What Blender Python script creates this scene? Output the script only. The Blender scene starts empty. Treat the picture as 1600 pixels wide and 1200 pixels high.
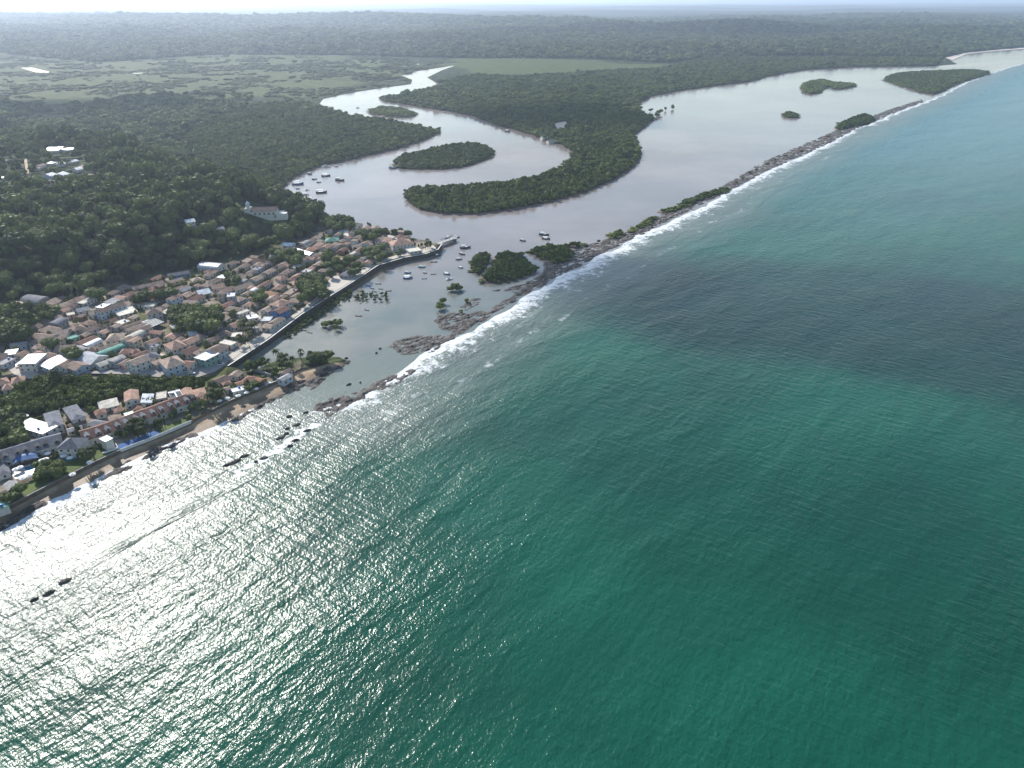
import bpy, bmesh, math, random
import numpy as np
from mathutils import Vector
from mathutils.geometry import delaunay_2d_cdt

random.seed(7); rng = np.random.default_rng(7)
S = bpy.context.scene
COL = S.collection

# ------------------------------------------------------------------ camera, sky, sun, exposure
CAM_H = 220.0
F_PX = 1142.0
HORIZON = 0.5
PITCH = math.atan((600 - HORIZON) / F_PX)
cd = bpy.data.cameras.new('camera'); cam = bpy.data.objects.new('camera', cd); COL.objects.link(cam)
cd.sensor_width = 36.0; cd.lens = F_PX / 1600 * 36.0
cd.clip_start = 1.0; cd.clip_end = 200000.0
cam.location = (0, 0, CAM_H); cam.rotation_euler = (math.pi/2 - PITCH, 0, 0)
S.camera = cam

SUN_AZ = math.radians(-37.0)      # left of the view direction (+Y)
SUN_EL = math.radians(31.0)
W = bpy.data.worlds.new('World'); S.world = W; W.use_nodes = True
wn = W.node_tree.nodes; wl = W.node_tree.links
sky = wn.new('ShaderNodeTexSky'); sky.sky_type = 'NISHITA'; sky.sun_disc = False
sky.sun_elevation = SUN_EL; sky.sun_rotation = SUN_AZ
sky.altitude = 50; sky.air_density = 1.3; sky.dust_density = 0.5; sky.ozone_density = 2.5
bg = wn['Background']; bg.inputs['Strength'].default_value = 0.115
wl.new(sky.outputs[0], bg.inputs[0])
sd = bpy.data.lights.new('sun', 'SUN'); sun = bpy.data.objects.new('sun', sd); COL.objects.link(sun)
sd.energy = 5.0; sd.angle = math.radians(0.53); sd.color = (1.0, 0.95, 0.88)
SUN_DIR = Vector((math.sin(SUN_AZ)*math.cos(SUN_EL), math.cos(SUN_AZ)*math.cos(SUN_EL), math.sin(SUN_EL)))
sun.rotation_euler = SUN_DIR.to_track_quat('Z', 'Y').to_euler(); sun.location = (0, 0, 900)

S.view_settings.view_transform = 'Standard'; S.view_settings.look = 'None'
S.view_settings.exposure = 0.6; S.view_settings.gamma = 1.0
S.cycles.use_denoising = True
S.cycles.max_bounces = 5; S.cycles.diffuse_bounces = 2; S.cycles.glossy_bounces = 2
S.cycles.transmission_bounces = 2; S.cycles.volume_bounces = 1; S.cycles.transparent_max_bounces = 12
S.cycles.sample_clamp_indirect = 6.0; S.cycles.caustics_reflective = False; S.cycles.caustics_refractive = False

# ------------------------------------------------------------------ pixels of the photograph -> places
def P(px, py, z=0.0):
    a = (px-800)/F_PX; b = (py-600)/F_PX
    dy = math.cos(PITCH) - b*math.sin(PITCH); dz = -math.sin(PITCH) - b*math.cos(PITCH)
    t = (z - CAM_H)/dz
    return (a*t, dy*t)
def PL(pts, z=0.0):
    return [P(p[0], p[1], p[2] if len(p) > 2 else z) for p in pts]

def inside(poly, X, Y):
    X = np.asarray(X, float); Y = np.asarray(Y, float); r = np.zeros(X.shape, bool); n = len(poly); j = n-1
    for i in range(n):
        xi, yi = poly[i]; xj, yj = poly[j]
        c = (yi > Y) != (yj > Y)
        with np.errstate(divide='ignore', invalid='ignore'):
            r ^= c & (X < (xj-xi)*(Y-yi)/((yj-yi) if yj != yi else 1e-9) + xi)
        j = i
    return r
def dist(poly, X, Y, closed=True):
    X = np.asarray(X, float); Y = np.asarray(Y, float); d = np.full(X.shape, 1e12); n = len(poly)
    for i in range(n if closed else n-1):
        ax, ay = poly[i]; bx, by = poly[(i+1) % n]
        dx, dy = bx-ax, by-ay; L = dx*dx+dy*dy + 1e-12
        t = np.clip(((X-ax)*dx+(Y-ay)*dy)/L, 0, 1)
        d = np.minimum(d, (X-ax-t*dx)**2 + (Y-ay-t*dy)**2)
    return np.sqrt(d)
def sdist(poly, X, Y):
    d = dist(poly, X, Y); return np.where(inside(poly, X, Y), d, -d)
def sstep(a, b, x):
    t = np.clip((x-a)/(b-a), 0, 1); return t*t*(3-2*t)
_perm = rng.random((257, 257))
def vnoise(X, Y, s):
    x = np.asarray(X, float)/s; y = np.asarray(Y, float)/s
    xi = np.floor(x).astype(int); yi = np.floor(y).astype(int); fx = x-xi; fy = y-yi
    fx = fx*fx*(3-2*fx); fy = fy*fy*(3-2*fy)
    g = lambda i, j: _perm[i % 257, j % 257]
    return (g(xi, yi)*(1-fx)+g(xi+1, yi)*fx)*(1-fy) + (g(xi, yi+1)*(1-fx)+g(xi+1, yi+1)*fx)*fy
def resample(poly, step, closed=False):
    out = []; n = len(poly)
    for i in range(n if closed else n-1):
        a = poly[i]; b = poly[(i+1) % n]; L = math.hypot(b[0]-a[0], b[1]-a[1]); k = max(1, int(L/step))
        out += [(a[0]+(b[0]-a[0])*t/k, a[1]+(b[1]-a[1])*t/k) for t in range(k)]
    if not closed: out.append(poly[-1])
    return out
def smooth(poly, it=1, closed=False):
    for _ in range(it):
        n = len(poly); out = []
        if not closed: out.append(poly[0])
        for i in range(n if closed else n-1):
            a = poly[i]; b = poly[(i+1) % n]
            out += [(a[0]*.75+b[0]*.25, a[1]*.75+b[1]*.25), (a[0]*.25+b[0]*.75, a[1]*.25+b[1]*.75)]
        if not closed: out.append(poly[-1])
        poly = out
    return poly

# ------------------------------------------------------------------ materials
MATS = {}
def nmat(name):
    m = bpy.data.materials.new(name); m.use_nodes = True
    return m, m.node_tree.nodes, m.node_tree.links, m.node_tree.nodes['Principled BSDF']
def texcoord(n, l, scale=(1, 1, 1), rot=0.0, kind='pos'):
    if kind == 'pos': g = n.new('ShaderNodeNewGeometry').outputs['Position']
    else: g = n.new('ShaderNodeTexCoord').outputs[kind]
    mp = n.new('ShaderNodeMapping'); mp.vector_type = 'TEXTURE'; mp.inputs['Scale'].default_value = tuple(1.0/q for q in scale); mp.inputs['Rotation'].default_value = (0, 0, rot)
    l.new(g, mp.inputs[0]); return mp.outputs[0]
def noise(n, l, vec, scale, detail=3, rough=0.5, dist_=0.0):
    t = n.new('ShaderNodeTexNoise'); t.inputs['Scale'].default_value = scale; t.inputs['Detail'].default_value = detail
    t.inputs['Roughness'].default_value = rough; t.inputs['Distortion'].default_value = dist_; l.new(vec, t.inputs['Vector']); return t.outputs['Fac']
def math_(n, l, op, a, b=None, c=None, clamp=False):
    m = n.new('ShaderNodeMath'); m.operation = op; m.use_clamp = clamp
    for i, v in enumerate((a, b, c)):
        if v is None: continue
        if isinstance(v, (int, float)): m.inputs[i].default_value = v
        else: l.new(v, m.inputs[i])
    return m.outputs[0]
def mapr(n, l, v, a, b, c=0.0, d=1.0, smooth_=True):
    m = n.new('ShaderNodeMapRange'); m.interpolation_type = 'SMOOTHSTEP' if smooth_ else 'LINEAR'
    for i, x in enumerate((v, a, b, c, d)):
        if isinstance(x, (int, float)): m.inputs[i].default_value = x
        else: l.new(x, m.inputs[i])
    return m.outputs[0]
def mix(n, l, fac, a, b):
    m = n.new('ShaderNodeMix'); m.data_type = 'RGBA'
    if isinstance(fac, (int, float)): m.inputs[0].default_value = fac
    else: l.new(fac, m.inputs[0])
    for i, x in ((6, a), (7, b)):
        if isinstance(x, tuple): m.inputs[i].default_value = (*x, 1)
        else: l.new(x, m.inputs[i])
    return m.outputs[2]
def bump(n, l, h, dist_=1.0, strength=1.0):
    b = n.new('ShaderNodeBump'); b.inputs['Strength'].default_value = strength; b.inputs['Distance'].default_value = dist_
    l.new(h, b.inputs['Height']); return b.outputs[0]

def plain(name, c, rough=0.8, var=0.25, scale=0.6, metallic=0.0, perobj=0.12, bmp=0.0, spec=0.3):
    """painted/plastered/tiled surface: base colour with dirt noise and a small shift per object"""
    if name in MATS: return MATS[name]
    m, n, l, b = nmat(name)
    v = texcoord(n, l)
    f = noise(n, l, v, scale, 5, 0.65)
    f2 = noise(n, l, v, scale*7, 2)
    fac = math_(n, l, 'ADD', math_(n, l, 'MULTIPLY', f, 0.75), math_(n, l, 'MULTIPLY', f2, 0.25))
    dk = tuple(x*(1-var) for x in c); lt = tuple(min(1, x*(1+var*.8)) for x in c)
    colr = mix(n, l, mapr(n, l, fac, 0.3, 0.7), dk, lt)
    oi = n.new('ShaderNodeObjectInfo')
    hs = n.new('ShaderNodeHueSaturation'); l.new(colr, hs.inputs['Color'])
    l.new(mapr(n, l, oi.outputs['Random'], 0, 1, 1-perobj, 1+perobj, False), hs.inputs['Value'])
    l.new(hs.outputs[0], b.inputs['Base Color'])
    b.inputs['Roughness'].default_value = rough; b.inputs['Metallic'].default_value = metallic
    b.inputs['Specular IOR Level'].default_value = spec
    if bmp: l.new(bump(n, l, f2, bmp), b.inputs['Normal'])
    MATS[name] = m; return m

def roofmat(name, c, tiled=True, rough=0.8):
    if name in MATS: return MATS[name]
    m, n, l, b = nmat(name)
    v = texcoord(n, l)
    f = noise(n, l, v, 0.35, 6, 0.7); f2 = noise(n, l, v, 2.2, 3)
    fac = math_(n, l, 'ADD', math_(n, l, 'MULTIPLY', f, 0.7), math_(n, l, 'MULTIPLY', f2, 0.3))
    colr = mix(n, l, mapr(n, l, fac, 0.32, 0.68), tuple(x*.55 for x in c), tuple(min(1, x*1.25) for x in c))
    oi = n.new('ShaderNodeObjectInfo'); hs = n.new('ShaderNodeHueSaturation'); l.new(colr, hs.inputs['Color'])
    l.new(mapr(n, l, oi.outputs['Random'], 0, 1, .8, 1.2, False), hs.inputs['Value'])
    l.new(hs.outputs[0], b.inputs['Base Color']); b.inputs['Roughness'].default_value = rough
    b.inputs['Specular IOR Level'].default_value = 0.25
    if tiled:
        o = texcoord(n, l, kind='Object'); w = n.new('ShaderNodeTexWave'); w.inputs['Scale'].default_value = 1.1
        w.bands_direction = 'X'; l.new(o, w.inputs[0])
        l.new(bump(n, l, w.outputs['Fac'], 0.06), b.inputs['Normal'])
    MATS[name] = m; return m

def foliage(name, c, c2, trans=0.25):
    m, n, l, b = nmat(name)
    oi = n.new('ShaderNodeObjectInfo')
    v = texcoord(n, l); f = noise(n, l, v, 0.45, 3, 0.6); big = noise(n, l, v, 0.012, 3)
    fac = math_(n, l, 'ADD', math_(n, l, 'MULTIPLY', oi.outputs['Random'], 0.45), math_(n, l, 'MULTIPLY', f, 0.35))
    fac = math_(n, l, 'ADD', fac, math_(n, l, 'MULTIPLY', math_(n, l, 'SUBTRACT', big, .5), 0.9))
    colr = mix(n, l, mapr(n, l, fac, 0.15, 0.75), c, c2)
    b.inputs['Roughness'].default_value = 0.75; b.inputs['Specular IOR Level'].default_value = 0.15
    l.new(colr, b.inputs['Base Color'])
    tr = n.new('ShaderNodeBsdfTranslucent'); l.new(mix(n, l, 0.4, colr, (0.12, 0.16, 0.02)), tr.inputs[0])
    mx = n.new('ShaderNodeMixShader'); mx.inputs[0].default_value = trans
    l.new(b.outputs[0], mx.inputs[1]); l.new(tr.outputs[0], mx.inputs[2])
    l.new(mx.outputs[0], n['Material Output'].inputs[0]); MATS[name] = m; return m
foliage('leaf_wood', (0.046, 0.074, 0.022), (0.165, 0.20, 0.062), .22)
foliage('leaf_mangrove', (0.058, 0.090, 0.022), (0.155, 0.19, 0.046), .22)
foliage('leaf_palm', (0.035, 0.055, 0.014), (0.11, 0.12, 0.045))
foliage('leaf_shrub', (0.045, 0.075, 0.015), (0.12, 0.15, 0.04))
plain('bark', (0.12, 0.09, 0.07), 0.9)

# ------------------------------------------------------------------ scene helpers
def mesh(name, v, f, mat=None, smooth_=False):
    me = bpy.data.meshes.new(name); me.from_pydata([tuple(map(float, p)) for p in v], [], [tuple(map(int, q)) for q in f])
    if mat: me.materials.append(MATS[mat] if isinstance(mat, str) else mat)
    if smooth_: me.polygons.foreach_set('use_smooth', [True]*len(me.polygons))
    me.update(); return me
def obj(name, me, parent=None, loc=None, rz=0.0):
    o = bpy.data.objects.new(name, me); COL.objects.link(o)
    if parent: o.parent = parent
    if loc is not None: o.location = loc
    if rz: o.rotation_euler = (0, 0, rz)
    return o
def structure(o): o['kind'] = 'structure'; return o
def stuff(o, label, cat): o['kind'] = 'stuff'; o['label'] = label; o['category'] = cat; return o
THINGS = []
def thing(name, loc, rz, cat, desc=None, label=None, group=None):
    o = obj(name, None, None, loc, rz); o.empty_display_size = 0.5; o['category'] = cat
    if label: o['label'] = label
    else: THINGS.append((o, desc))
    if group: o['group'] = group
    return o
class MB:
    def __init__(s): s.v = []; s.f = []
    def add(s, v, f):
        k = len(s.v); s.v += [tuple(p) for p in v]; s.f += [tuple(i+k for i in q) for q in f]; return s
    def box(s, x0, x1, y0, y1, z0, z1):
        return s.add([(x0, y0, z0), (x1, y0, z0), (x1, y1, z0), (x0, y1, z0), (x0, y0, z1), (x1, y0, z1), (x1, y1, z1), (x0, y1, z1)],
                     [(3, 2, 1, 0), (4, 5, 6, 7), (0, 1, 5, 4), (1, 2, 6, 5), (2, 3, 7, 6), (3, 0, 4, 7)])
    def prism(s, poly, z0, z1):
        n = len(poly); v = [(x, y, z0) for x, y in poly] + [(x, y, z1) for x, y in poly]
        return s.add(v, [tuple(range(n-1, -1, -1)), tuple(range(n, 2*n))] + [(i, (i+1) % n, n+(i+1) % n, n+i) for i in range(n)])
    def extrude_y(s, prof, y0, y1):     # profile in x,z
        n = len(prof); v = [(x, y0, z) for x, z in prof] + [(x, y1, z) for x, z in prof]
        return s.add(v, [tuple(range(n)), tuple(range(2*n-1, n-1, -1))] + [((i+1) % n, i, n+i, n+(i+1) % n) for i in range(n)])
    def tube(s, pts, rad, k=6):
        v = []; f = []
        for i, p in enumerate(pts):
            r = rad[i] if isinstance(rad, (list, tuple)) else rad
            a = Vector(pts[max(0, i-1)]); b = Vector(pts[min(len(pts)-1, i+1)]); d = (b-a).normalized()
            u = d.orthogonal().normalized(); w = d.cross(u)
            v += [tuple(Vector(p)+u*math.cos(t*2*math.pi/k)*r+w*math.sin(t*2*math.pi/k)*r) for t in range(k)]
        for i in range(len(pts)-1):
            for t in range(k): f.append((i*k+t, i*k+(t+1) % k, (i+1)*k+(t+1) % k, (i+1)*k+t))
        f.append(tuple(range(k-1, -1, -1))); f.append(tuple(range((len(pts)-1)*k, len(pts)*k)))
        return s.add(v, f)
    def mesh(s, name, mat, smooth_=False): return mesh(name, s.v, s.f, mat, smooth_)
    def build(s, name, mat, parent=None, loc=None, rz=0.0, smooth_=False): return obj(name, s.mesh(name, mat, smooth_), parent, loc, rz)

# ------------------------------------------------------------------ outlines traced from the photograph
BANK = [(-160, 905, 3), (-60, 838, 3), (0, 797, 3), (55, 768, 3), (100, 745, 3), (150, 720, 3), (180, 706, 3), (240, 682, 3), (300, 657, 3), (330, 640, 3),
        (360, 624, 3.4), (395, 610, 3), (440, 592, 2.8), (470, 575, 2.8), (492, 572, 2.5), (515, 566, 2), (545, 566, 0.5)]
BEACH_W = [(-160, 925), (-60, 866), (0, 826), (45, 800), (100, 770), (150, 748), (200, 722), (240, 702), (290, 683), (340, 664), (390, 640), (430, 620),
           (470, 602), (500, 588), (520, 578), (535, 572), (546, 567)]
SPIT_N = [(530, 558, 1), (500, 556, 1), (470, 559, 1), (440, 561, 1), (405, 574, 2), (385, 577, 3)]
WALL = [(356, 572, 4), (420, 530, 4), (470, 492, 4), (520, 460, 4), (560, 435, 4), (590, 415, 4), (630, 403, 4), (665, 397, 4), (684, 390, 4), (690, 382, 4)]
NORTH = [(672, 377, 4), (645, 372, 4), (620, 362, 6), (590, 356, 8), (560, 348, 9), (530, 338, 10), (508, 330, 10), (492, 320, 8), (476, 314, 6), (455, 305, 6), (440, 298, 3)]
RIVER_W = [(445, 288), (455, 280), (470, 271), (500, 259), (560, 247), (620, 233), (660, 220), (684, 209), (688, 203, 3), (680, 197, 9), (650, 191, 9), (600, 182, 9),
           (545, 175, 9), (515, 167, 9), (497, 160, 5), (505, 154), (540, 146), (590, 138), (642, 131), (644, 125), (626, 118), (650, 111), (690, 105), (706, 102)]
RIVER_E = [(712, 103), (690, 108, 5), (668, 117, 8), (680, 124, 8), (698, 127, 8), (650, 139, 9), (605, 147, 9), (592, 151, 4), (600, 158), (650, 166), (700, 174), (740, 182), (775, 196), (800, 202),
           (830, 211), (850, 219), (880, 228), (893, 238), (893, 245, 4), (870, 260, 9), (840, 268, 9), (800, 276, 9), (750, 281, 9), (690, 284, 9), (650, 287, 9), (633, 297, 3), (632, 306), (640, 318),
           (655, 328), (690, 334), (740, 335), (790, 329), (850, 318), (910, 302), (960, 280), (990, 260), (1002, 242), (997, 226), (990, 210), (1008, 197), (1022, 186),
           (1012, 178, 5), (1000, 170, 8), (998, 160), (1020, 150), (1060, 142), (1120, 134), (1170, 128), (1200, 119), (1260, 109), (1330, 105), (1400, 104),
           (1460, 103), (1495, 100), (1490, 94, 8), (1477, 90), (1510, 83), (1560, 78), (1600, 75), (1680, 70), (1800, 64)]
ISLANDS = [
    ('mangrove_islet', 'slim oval mangrove islet upstream in the river', [(570, 172), (590, 164), (620, 165), (645, 172), (653, 180), (640, 184), (610, 183), (580, 178)]),
    ('mangrove_islet', 'long dark mangrove islet in the river bend', [(609, 260), (625, 244), (650, 235), (700, 223), (750, 220), (770, 230), (772, 240), (757, 250), (720, 263), (680, 265), (640, 265)]),
    ('mangrove_islet', 'small round mangrove clump left of the islet behind the reef', [(737, 428), (733, 402), (742, 391), (766, 390), (765, 408), (752, 430)]),
    ('mangrove_islet', 'broad mangrove islet behind the reef beside moored boats', [(745, 440), (768, 408), (772, 391), (810, 387), (830, 405), (843, 425), (800, 440), (765, 444)]),
    ('mangrove_islet', 'mangrove islet right of a narrow channel behind the reef', [(815, 387), (860, 377), (900, 383), (888, 405), (872, 413), (848, 406), (828, 394)]),
    ('mangrove_islet', 'low mangrove strip at the right end of the islets behind the reef', [(872, 384), (912, 374), (932, 378), (925, 384), (900, 388)]),
    ('mangrove_islet', 'ragged islet with bare gap far out in the lagoon', [(1250, 134), (1258, 126), (1288, 121), (1298, 127), (1338, 128), (1338, 136), (1305, 141), (1296, 136), (1284, 140), (1284, 146), (1256, 147), (1254, 140)]),
    ('mangrove_islet', 'smallest round islet alone in the middle of the lagoon', [(1220, 179), (1235, 172), (1252, 178), (1245, 185), (1225, 184)]),
    ('mangrove_islet', 'large flat green islet at the far mouth of the lagoon', [(1380, 121), (1400, 112), (1460, 109), (1520, 107), (1553, 111), (1530, 119), (1495, 131), (1462, 149), (1440, 145), (1410, 136), (1385, 127)]),
    ('mangrove_islet', 'bushy islet touching the reef near the far lagoon', [(1303, 201), (1318, 186), (1350, 174), (1370, 182), (1360, 193), (1335, 198), (1312, 204)]),
    ('mangrove_islet', 'tiny shrub islet beside the grey bar of the reef', [(1281, 216), (1290, 209), (1302, 209), (1295, 215)]),
    ('reef_thicket', 'round green thicket at the near end of the reef shrubs', [(948, 373), (956, 358), (972, 355), (977, 365), (962, 375)]),
    ('reef_thicket', 'long green thicket on the reef above the surf', [(978, 360), (1000, 346), (1020, 333), (1028, 340), (1004, 356), (985, 364)]),
    ('reef_thicket', 'narrow thicket in the middle of the reef shrub line', [(1022, 332), (1050, 320), (1075, 316), (1070, 325), (1042, 333)]),
    ('reef_thicket', 'long tapering thicket at the far end of the reef shrub line', [(1058, 320), (1090, 305), (1120, 292), (1142, 288), (1132, 299), (1097, 313), (1068, 325)]),
]
g_bank = PL(BANK); g_beachw = PL(BEACH_W); g_wall = PL(WALL); g_spit = PL(SPIT_N)
g_north = PL(NORTH); g_rw = PL(RIVER_W); g_re = PL(RIVER_E)
COAST = g_bank + g_spit + g_wall + g_north + g_rw + g_re
far = g_re[-1]
MAIN = COAST + [(far[0]+9000, far[1]+2500), (70000, 16000), (70000, 90000), (-70000, 90000), (-70000, -300), (g_bank[0][0]-400, g_bank[0][1]-260)]
TOWN = PL([(-120, 640), (-60, 600), (0, 590), (60, 583), (110, 588), (200, 582), (300, 586), (345, 575)], 4) + g_wall + \
       PL([(672, 377), (620, 362), (560, 348), (520, 345), (470, 375), (400, 400), (300, 422), (150, 458), (60, 470), (-100, 500), (-200, 560)], 4)
RESORT = g_bank[:14] + PL([(430, 575), (400, 580), (360, 575), (320, 600), (260, 612), (190, 620), (100, 632), (0, 640), (-120, 680), (-260, 800)], 5)
HILL = PL([(-260, 520), (-60, 497), (0, 474), (60, 468), (150, 456), (215, 436), (300, 417), (400, 396), (470, 374), (512, 350), (496, 330)], 4) + \
       PL([(470, 320), (440, 304), (385, 300), (335, 296), (322, 272), (250, 240), (150, 232), (0, 232), (-300, 232), (-900, 300)], 3)

def height_exact(X, Y):
    X = np.asarray(X, float); Y = np.asarray(Y, float); r = np.hypot(X, Y)
    z = np.full(X.shape, 1.0)
    z = np.maximum(z, 1 + 3*sstep(-14, 0, sdist(TOWN, X, Y)))
    z = np.maximum(z, 1 + (2.1 - .3*sstep(345, 395, Y))*sstep(-16, 0, sdist(RESORT, X, Y)))
    hd = sdist(HILL, X, Y)
    und = 0.78 + 0.34*vnoise(X, Y, 120) + 0.12*vnoise(X+77, Y, 45)
    z = np.maximum(z, np.minimum(4, z+3) * (hd > -1) + 30*sstep(-4, 80, hd)*und)
    # low hills far inland
    k = sstep(2900, 4600, Y + 0.12*X + 500*(vnoise(X, Y, 1100)-.5))
    fy = Y > 1900
    if fy.any():
        cd_ = np.full(X.shape, 1e6); cd_[fy] = dist(COAST, X[fy], Y[fy], False); k = k*sstep(60, 900, cd_)
    z = z + k*(70*vnoise(X, Y, 1500)**1.5 + 34*vnoise(X+900, Y, 520) + 14*vnoise(X, Y+300, 210))
    k2 = sstep(9000, 30000, r)
    z = z + k2*70*vnoise(X, Y, 6000)
    return z
# near ground kept on a 3 m grid for quick look-ups
HG0, HG1, HGS = (-1150.0, 200.0), (150.0, 1350.0), 3.0
_hx = np.arange(HG0[0], HG1[0]+HGS, HGS); _hy = np.arange(HG0[1], HG1[1]+HGS, HGS)
_HG = height_exact(*np.meshgrid(_hx, _hy, indexing='ij'))
def height(X, Y):
    X = np.asarray(X, float); Y = np.asarray(Y, float)
    u = (X-HG0[0])/HGS; w = (Y-HG0[1])/HGS; ok = (u >= 0) & (w >= 0) & (u < len(_hx)-1) & (w < len(_hy)-1)
    i = np.clip(u.astype(int), 0, len(_hx)-2); j = np.clip(w.astype(int), 0, len(_hy)-2); fu = u-i; fw = w-j
    z = (_HG[i, j]*(1-fu)+_HG[i+1, j]*fu)*(1-fw)+(_HG[i, j+1]*(1-fu)+_HG[i+1, j+1]*fu)*fw
    if not ok.all(): z = np.array(z); z[~ok] = height_exact(X[~ok], Y[~ok])
    return z
def gz(x, y):
    u = (x-HG0[0])/HGS; w = (y-HG0[1])/HGS; i = int(u); j = int(w)
    if u < 0 or w < 0 or i >= len(_hx)-1 or j >= len(_hy)-1: return float(height_exact(np.array([x]), np.array([y]))[0])
    fu = u-i; fw = w-j
    return float((_HG[i, j]*(1-fu)+_HG[i+1, j]*fu)*(1-fw)+(_HG[i, j+1]*(1-fu)+_HG[i+1, j+1]*fu)*fw)
def PG(px, py, up=0.0):
    """pixel -> point on the ground (or `up` metres above it)"""
    z = 4.0
    for _ in range(25):
        x, y = P(px, py, z+up); z = 0.5*z + 0.5*gz(x, y)
    x, y = P(px, py, z+up); return x, y, gz(x, y)

# land materials -----------------------------------------------------
def land_material():
    m, n, l, b = nmat('land')
    v = texcoord(n, l)
    sep = n.new('ShaderNodeSeparateXYZ'); l.new(v, sep.inputs[0])
    a = noise(n, l, v, 0.004, 5, 0.6); c = noise(n, l, v, 0.03, 4, 0.6); d = noise(n, l, v, 0.2, 3, 0.7)
    vst = texcoord(n, l, (0.35, 1.6, 1)); st = noise(n, l, vst, 0.0022, 6, 0.6)
    forest = mix(n, l, mapr(n, l, c, .35, .65), (0.022, 0.036, 0.016), (0.055, 0.072, 0.030))
    grass = mix(n, l, mapr(n, l, c, .3, .7), (0.046, 0.066, 0.022), (0.092, 0.108, 0.038))
    at = n.new('ShaderNodeAttribute'); at.attribute_name = 'grass'
    g = mapr(n, l, math_(n, l, 'ADD', math_(n, l, 'MULTIPLY', st, 0.8), math_(n, l, 'MULTIPLY', at.outputs['Fac'], 0.6)), 0.62, 0.8)
    colr = mix(n, l, g, forest, grass)
    tw = n.new('ShaderNodeAttribute'); tw.attribute_name = 'town'
    dirt = mix(n, l, mapr(n, l, d, .3, .7), (0.16, 0.125, 0.095), (0.30, 0.26, 0.21))
    green = mix(n, l, mapr(n, l, d, .3, .7), (0.05, 0.06, 0.02), (0.11, 0.12, 0.04))
    dirt = mix(n, l, mapr(n, l, c, .5, .62), dirt, green)
    colr = mix(n, l, tw.outputs['Fac'], colr, dirt)
    l.new(colr, b.inputs['Base Color']); b.inputs['Roughness'].default_value = 0.95; b.inputs['Specular IOR Level'].default_value = 0.05
    vo = n.new('ShaderNodeTexVoronoi'); vo.inputs['Scale'].default_value = 0.085; l.new(v, vo.inputs['Vector'])
    vo2 = n.new('ShaderNodeTexVoronoi'); vo2.inputs['Scale'].default_value = 0.03; l.new(v, vo2.inputs['Vector'])
    h = math_(n, l, 'ADD', math_(n, l, 'MULTIPLY', vo.outputs['Distance'], -9.0), math_(n, l, 'MULTIPLY', vo2.outputs['Distance'], -14.0))
    h = math_(n, l, 'MULTIPLY', h, math_(n, l, 'SUBTRACT', 1.0, math_(n, l, 'MAXIMUM', g, tw.outputs['Fac'])))
    l.new(bump(n, l, h, 1.0), b.inputs['Normal']); MATS['land'] = m
land_material()
plain('mud', (0.17, 0.11, 0.085), 0.9)

GRASSY = PL([(-200, 70), (150, 95), (330, 88), (560, 90), (660, 100), (640, 128), (540, 144), (495, 156), (400, 150), (300, 165), (200, 160), (100, 170), (-200, 140)])
GRASSY2 = PL([(700, 93), (800, 92), (900, 96), (1030, 100), (1045, 108), (960, 110), (860, 115), (800, 120), (740, 118), (700, 108)])
def cdt_mesh(name, poly, interior, zf, matname, skirt=-1.2, skirt_mat='mud', drop=None):
    n = len(poly)
    pts = [Vector(p) for p in poly] + [Vector(p) for p in interior]
    vs, es, fs, *_ = delaunay_2d_cdt(pts, [], [list(range(n))], 1, 0.001)
    X = np.array([p.x for p in vs]); Y = np.array([p.y for p in vs]); Z = zf(X, Y)
    v = [(x, y, z) for x, y, z in zip(X, Y, Z)]; f = [tuple(q) for q in fs]
    # skirt round the outline
    cnt = {}
    for q in f:
        for i in range(len(q)):
            e = (q[i], q[(i+1) % len(q)]); k = (min(e), max(e)); cnt.setdefault(k, []).append(e)
    low = {}; mats = [0]*len(f)
    for k, es_ in cnt.items():
        if len(es_) == 1:
            a, b = es_[0]
            for i in (a, b):
                if i not in low: low[i] = len(v); v.append((v[i][0], v[i][1], skirt))
            f.append((b, a, low[a], low[b])); mats.append(1)
    me = mesh(name, v, f, matname); me.materials.append(MATS[skirt_mat])
    me.polygons.foreach_set('material_index', mats); return me
# interior points: finer near, coarser far
pts = []
def addgrid(x0, x1, y0, y1, s):
    xs = np.arange(x0, x1, s); ys = np.arange(y0, y1, s); Xg, Yg = np.meshgrid(xs, ys)
    Xg = Xg + rng.uniform(-.3, .3, Xg.shape)*s; Yg = Yg + rng.uniform(-.3, .3, Yg.shape)*s
    return Xg.ravel(), Yg.ravel()
for (x0, x1, y0, y1, s, hole) in [(-760, 60, 250, 1150, 17, None), (-2600, 2600, 1150, 3000, 120, None), (-6000, 7000, 3000, 9000, 150, None),
                                  (-20000, 20000, 9000, 24000, 900, None), (-60000, 60000, 24000, 80000, 4500, None), (-1600, -760, 250, 1150, 60, None)]:
    X, Y = addgrid(x0, x1, y0, y1, s)
    ok = inside(MAIN, X, Y) & (dist(COAST, X, Y, False) > min(s*.45, 60))
    pts += list(zip(X[ok], Y[ok]))
edge_pts = resample(MAIN, 1e9, True)
me = cdt_mesh('land', MAIN, pts, height, 'land')
co = np.array([v.co[:] for v in me.vertices])
gat = me.attributes.new('grass', 'FLOAT', 'POINT'); tat = me.attributes.new('town', 'FLOAT', 'POINT')
gv = np.maximum(sstep(-40, 30, sdist(GRASSY, co[:, 0], co[:, 1]))*.8, sstep(-30, 20, sdist(GRASSY2, co[:, 0], co[:, 1])))
gat.data.foreach_set('value', gv.astype(np.float32))
tv = np.maximum(sstep(-6, 4, sdist(TOWN, co[:, 0], co[:, 1])), sstep(-6, 4, sdist(RESORT, co[:, 0], co[:, 1])))
tat.data.foreach_set('value', tv.astype(np.float32))
structure(obj('land', me))

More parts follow.
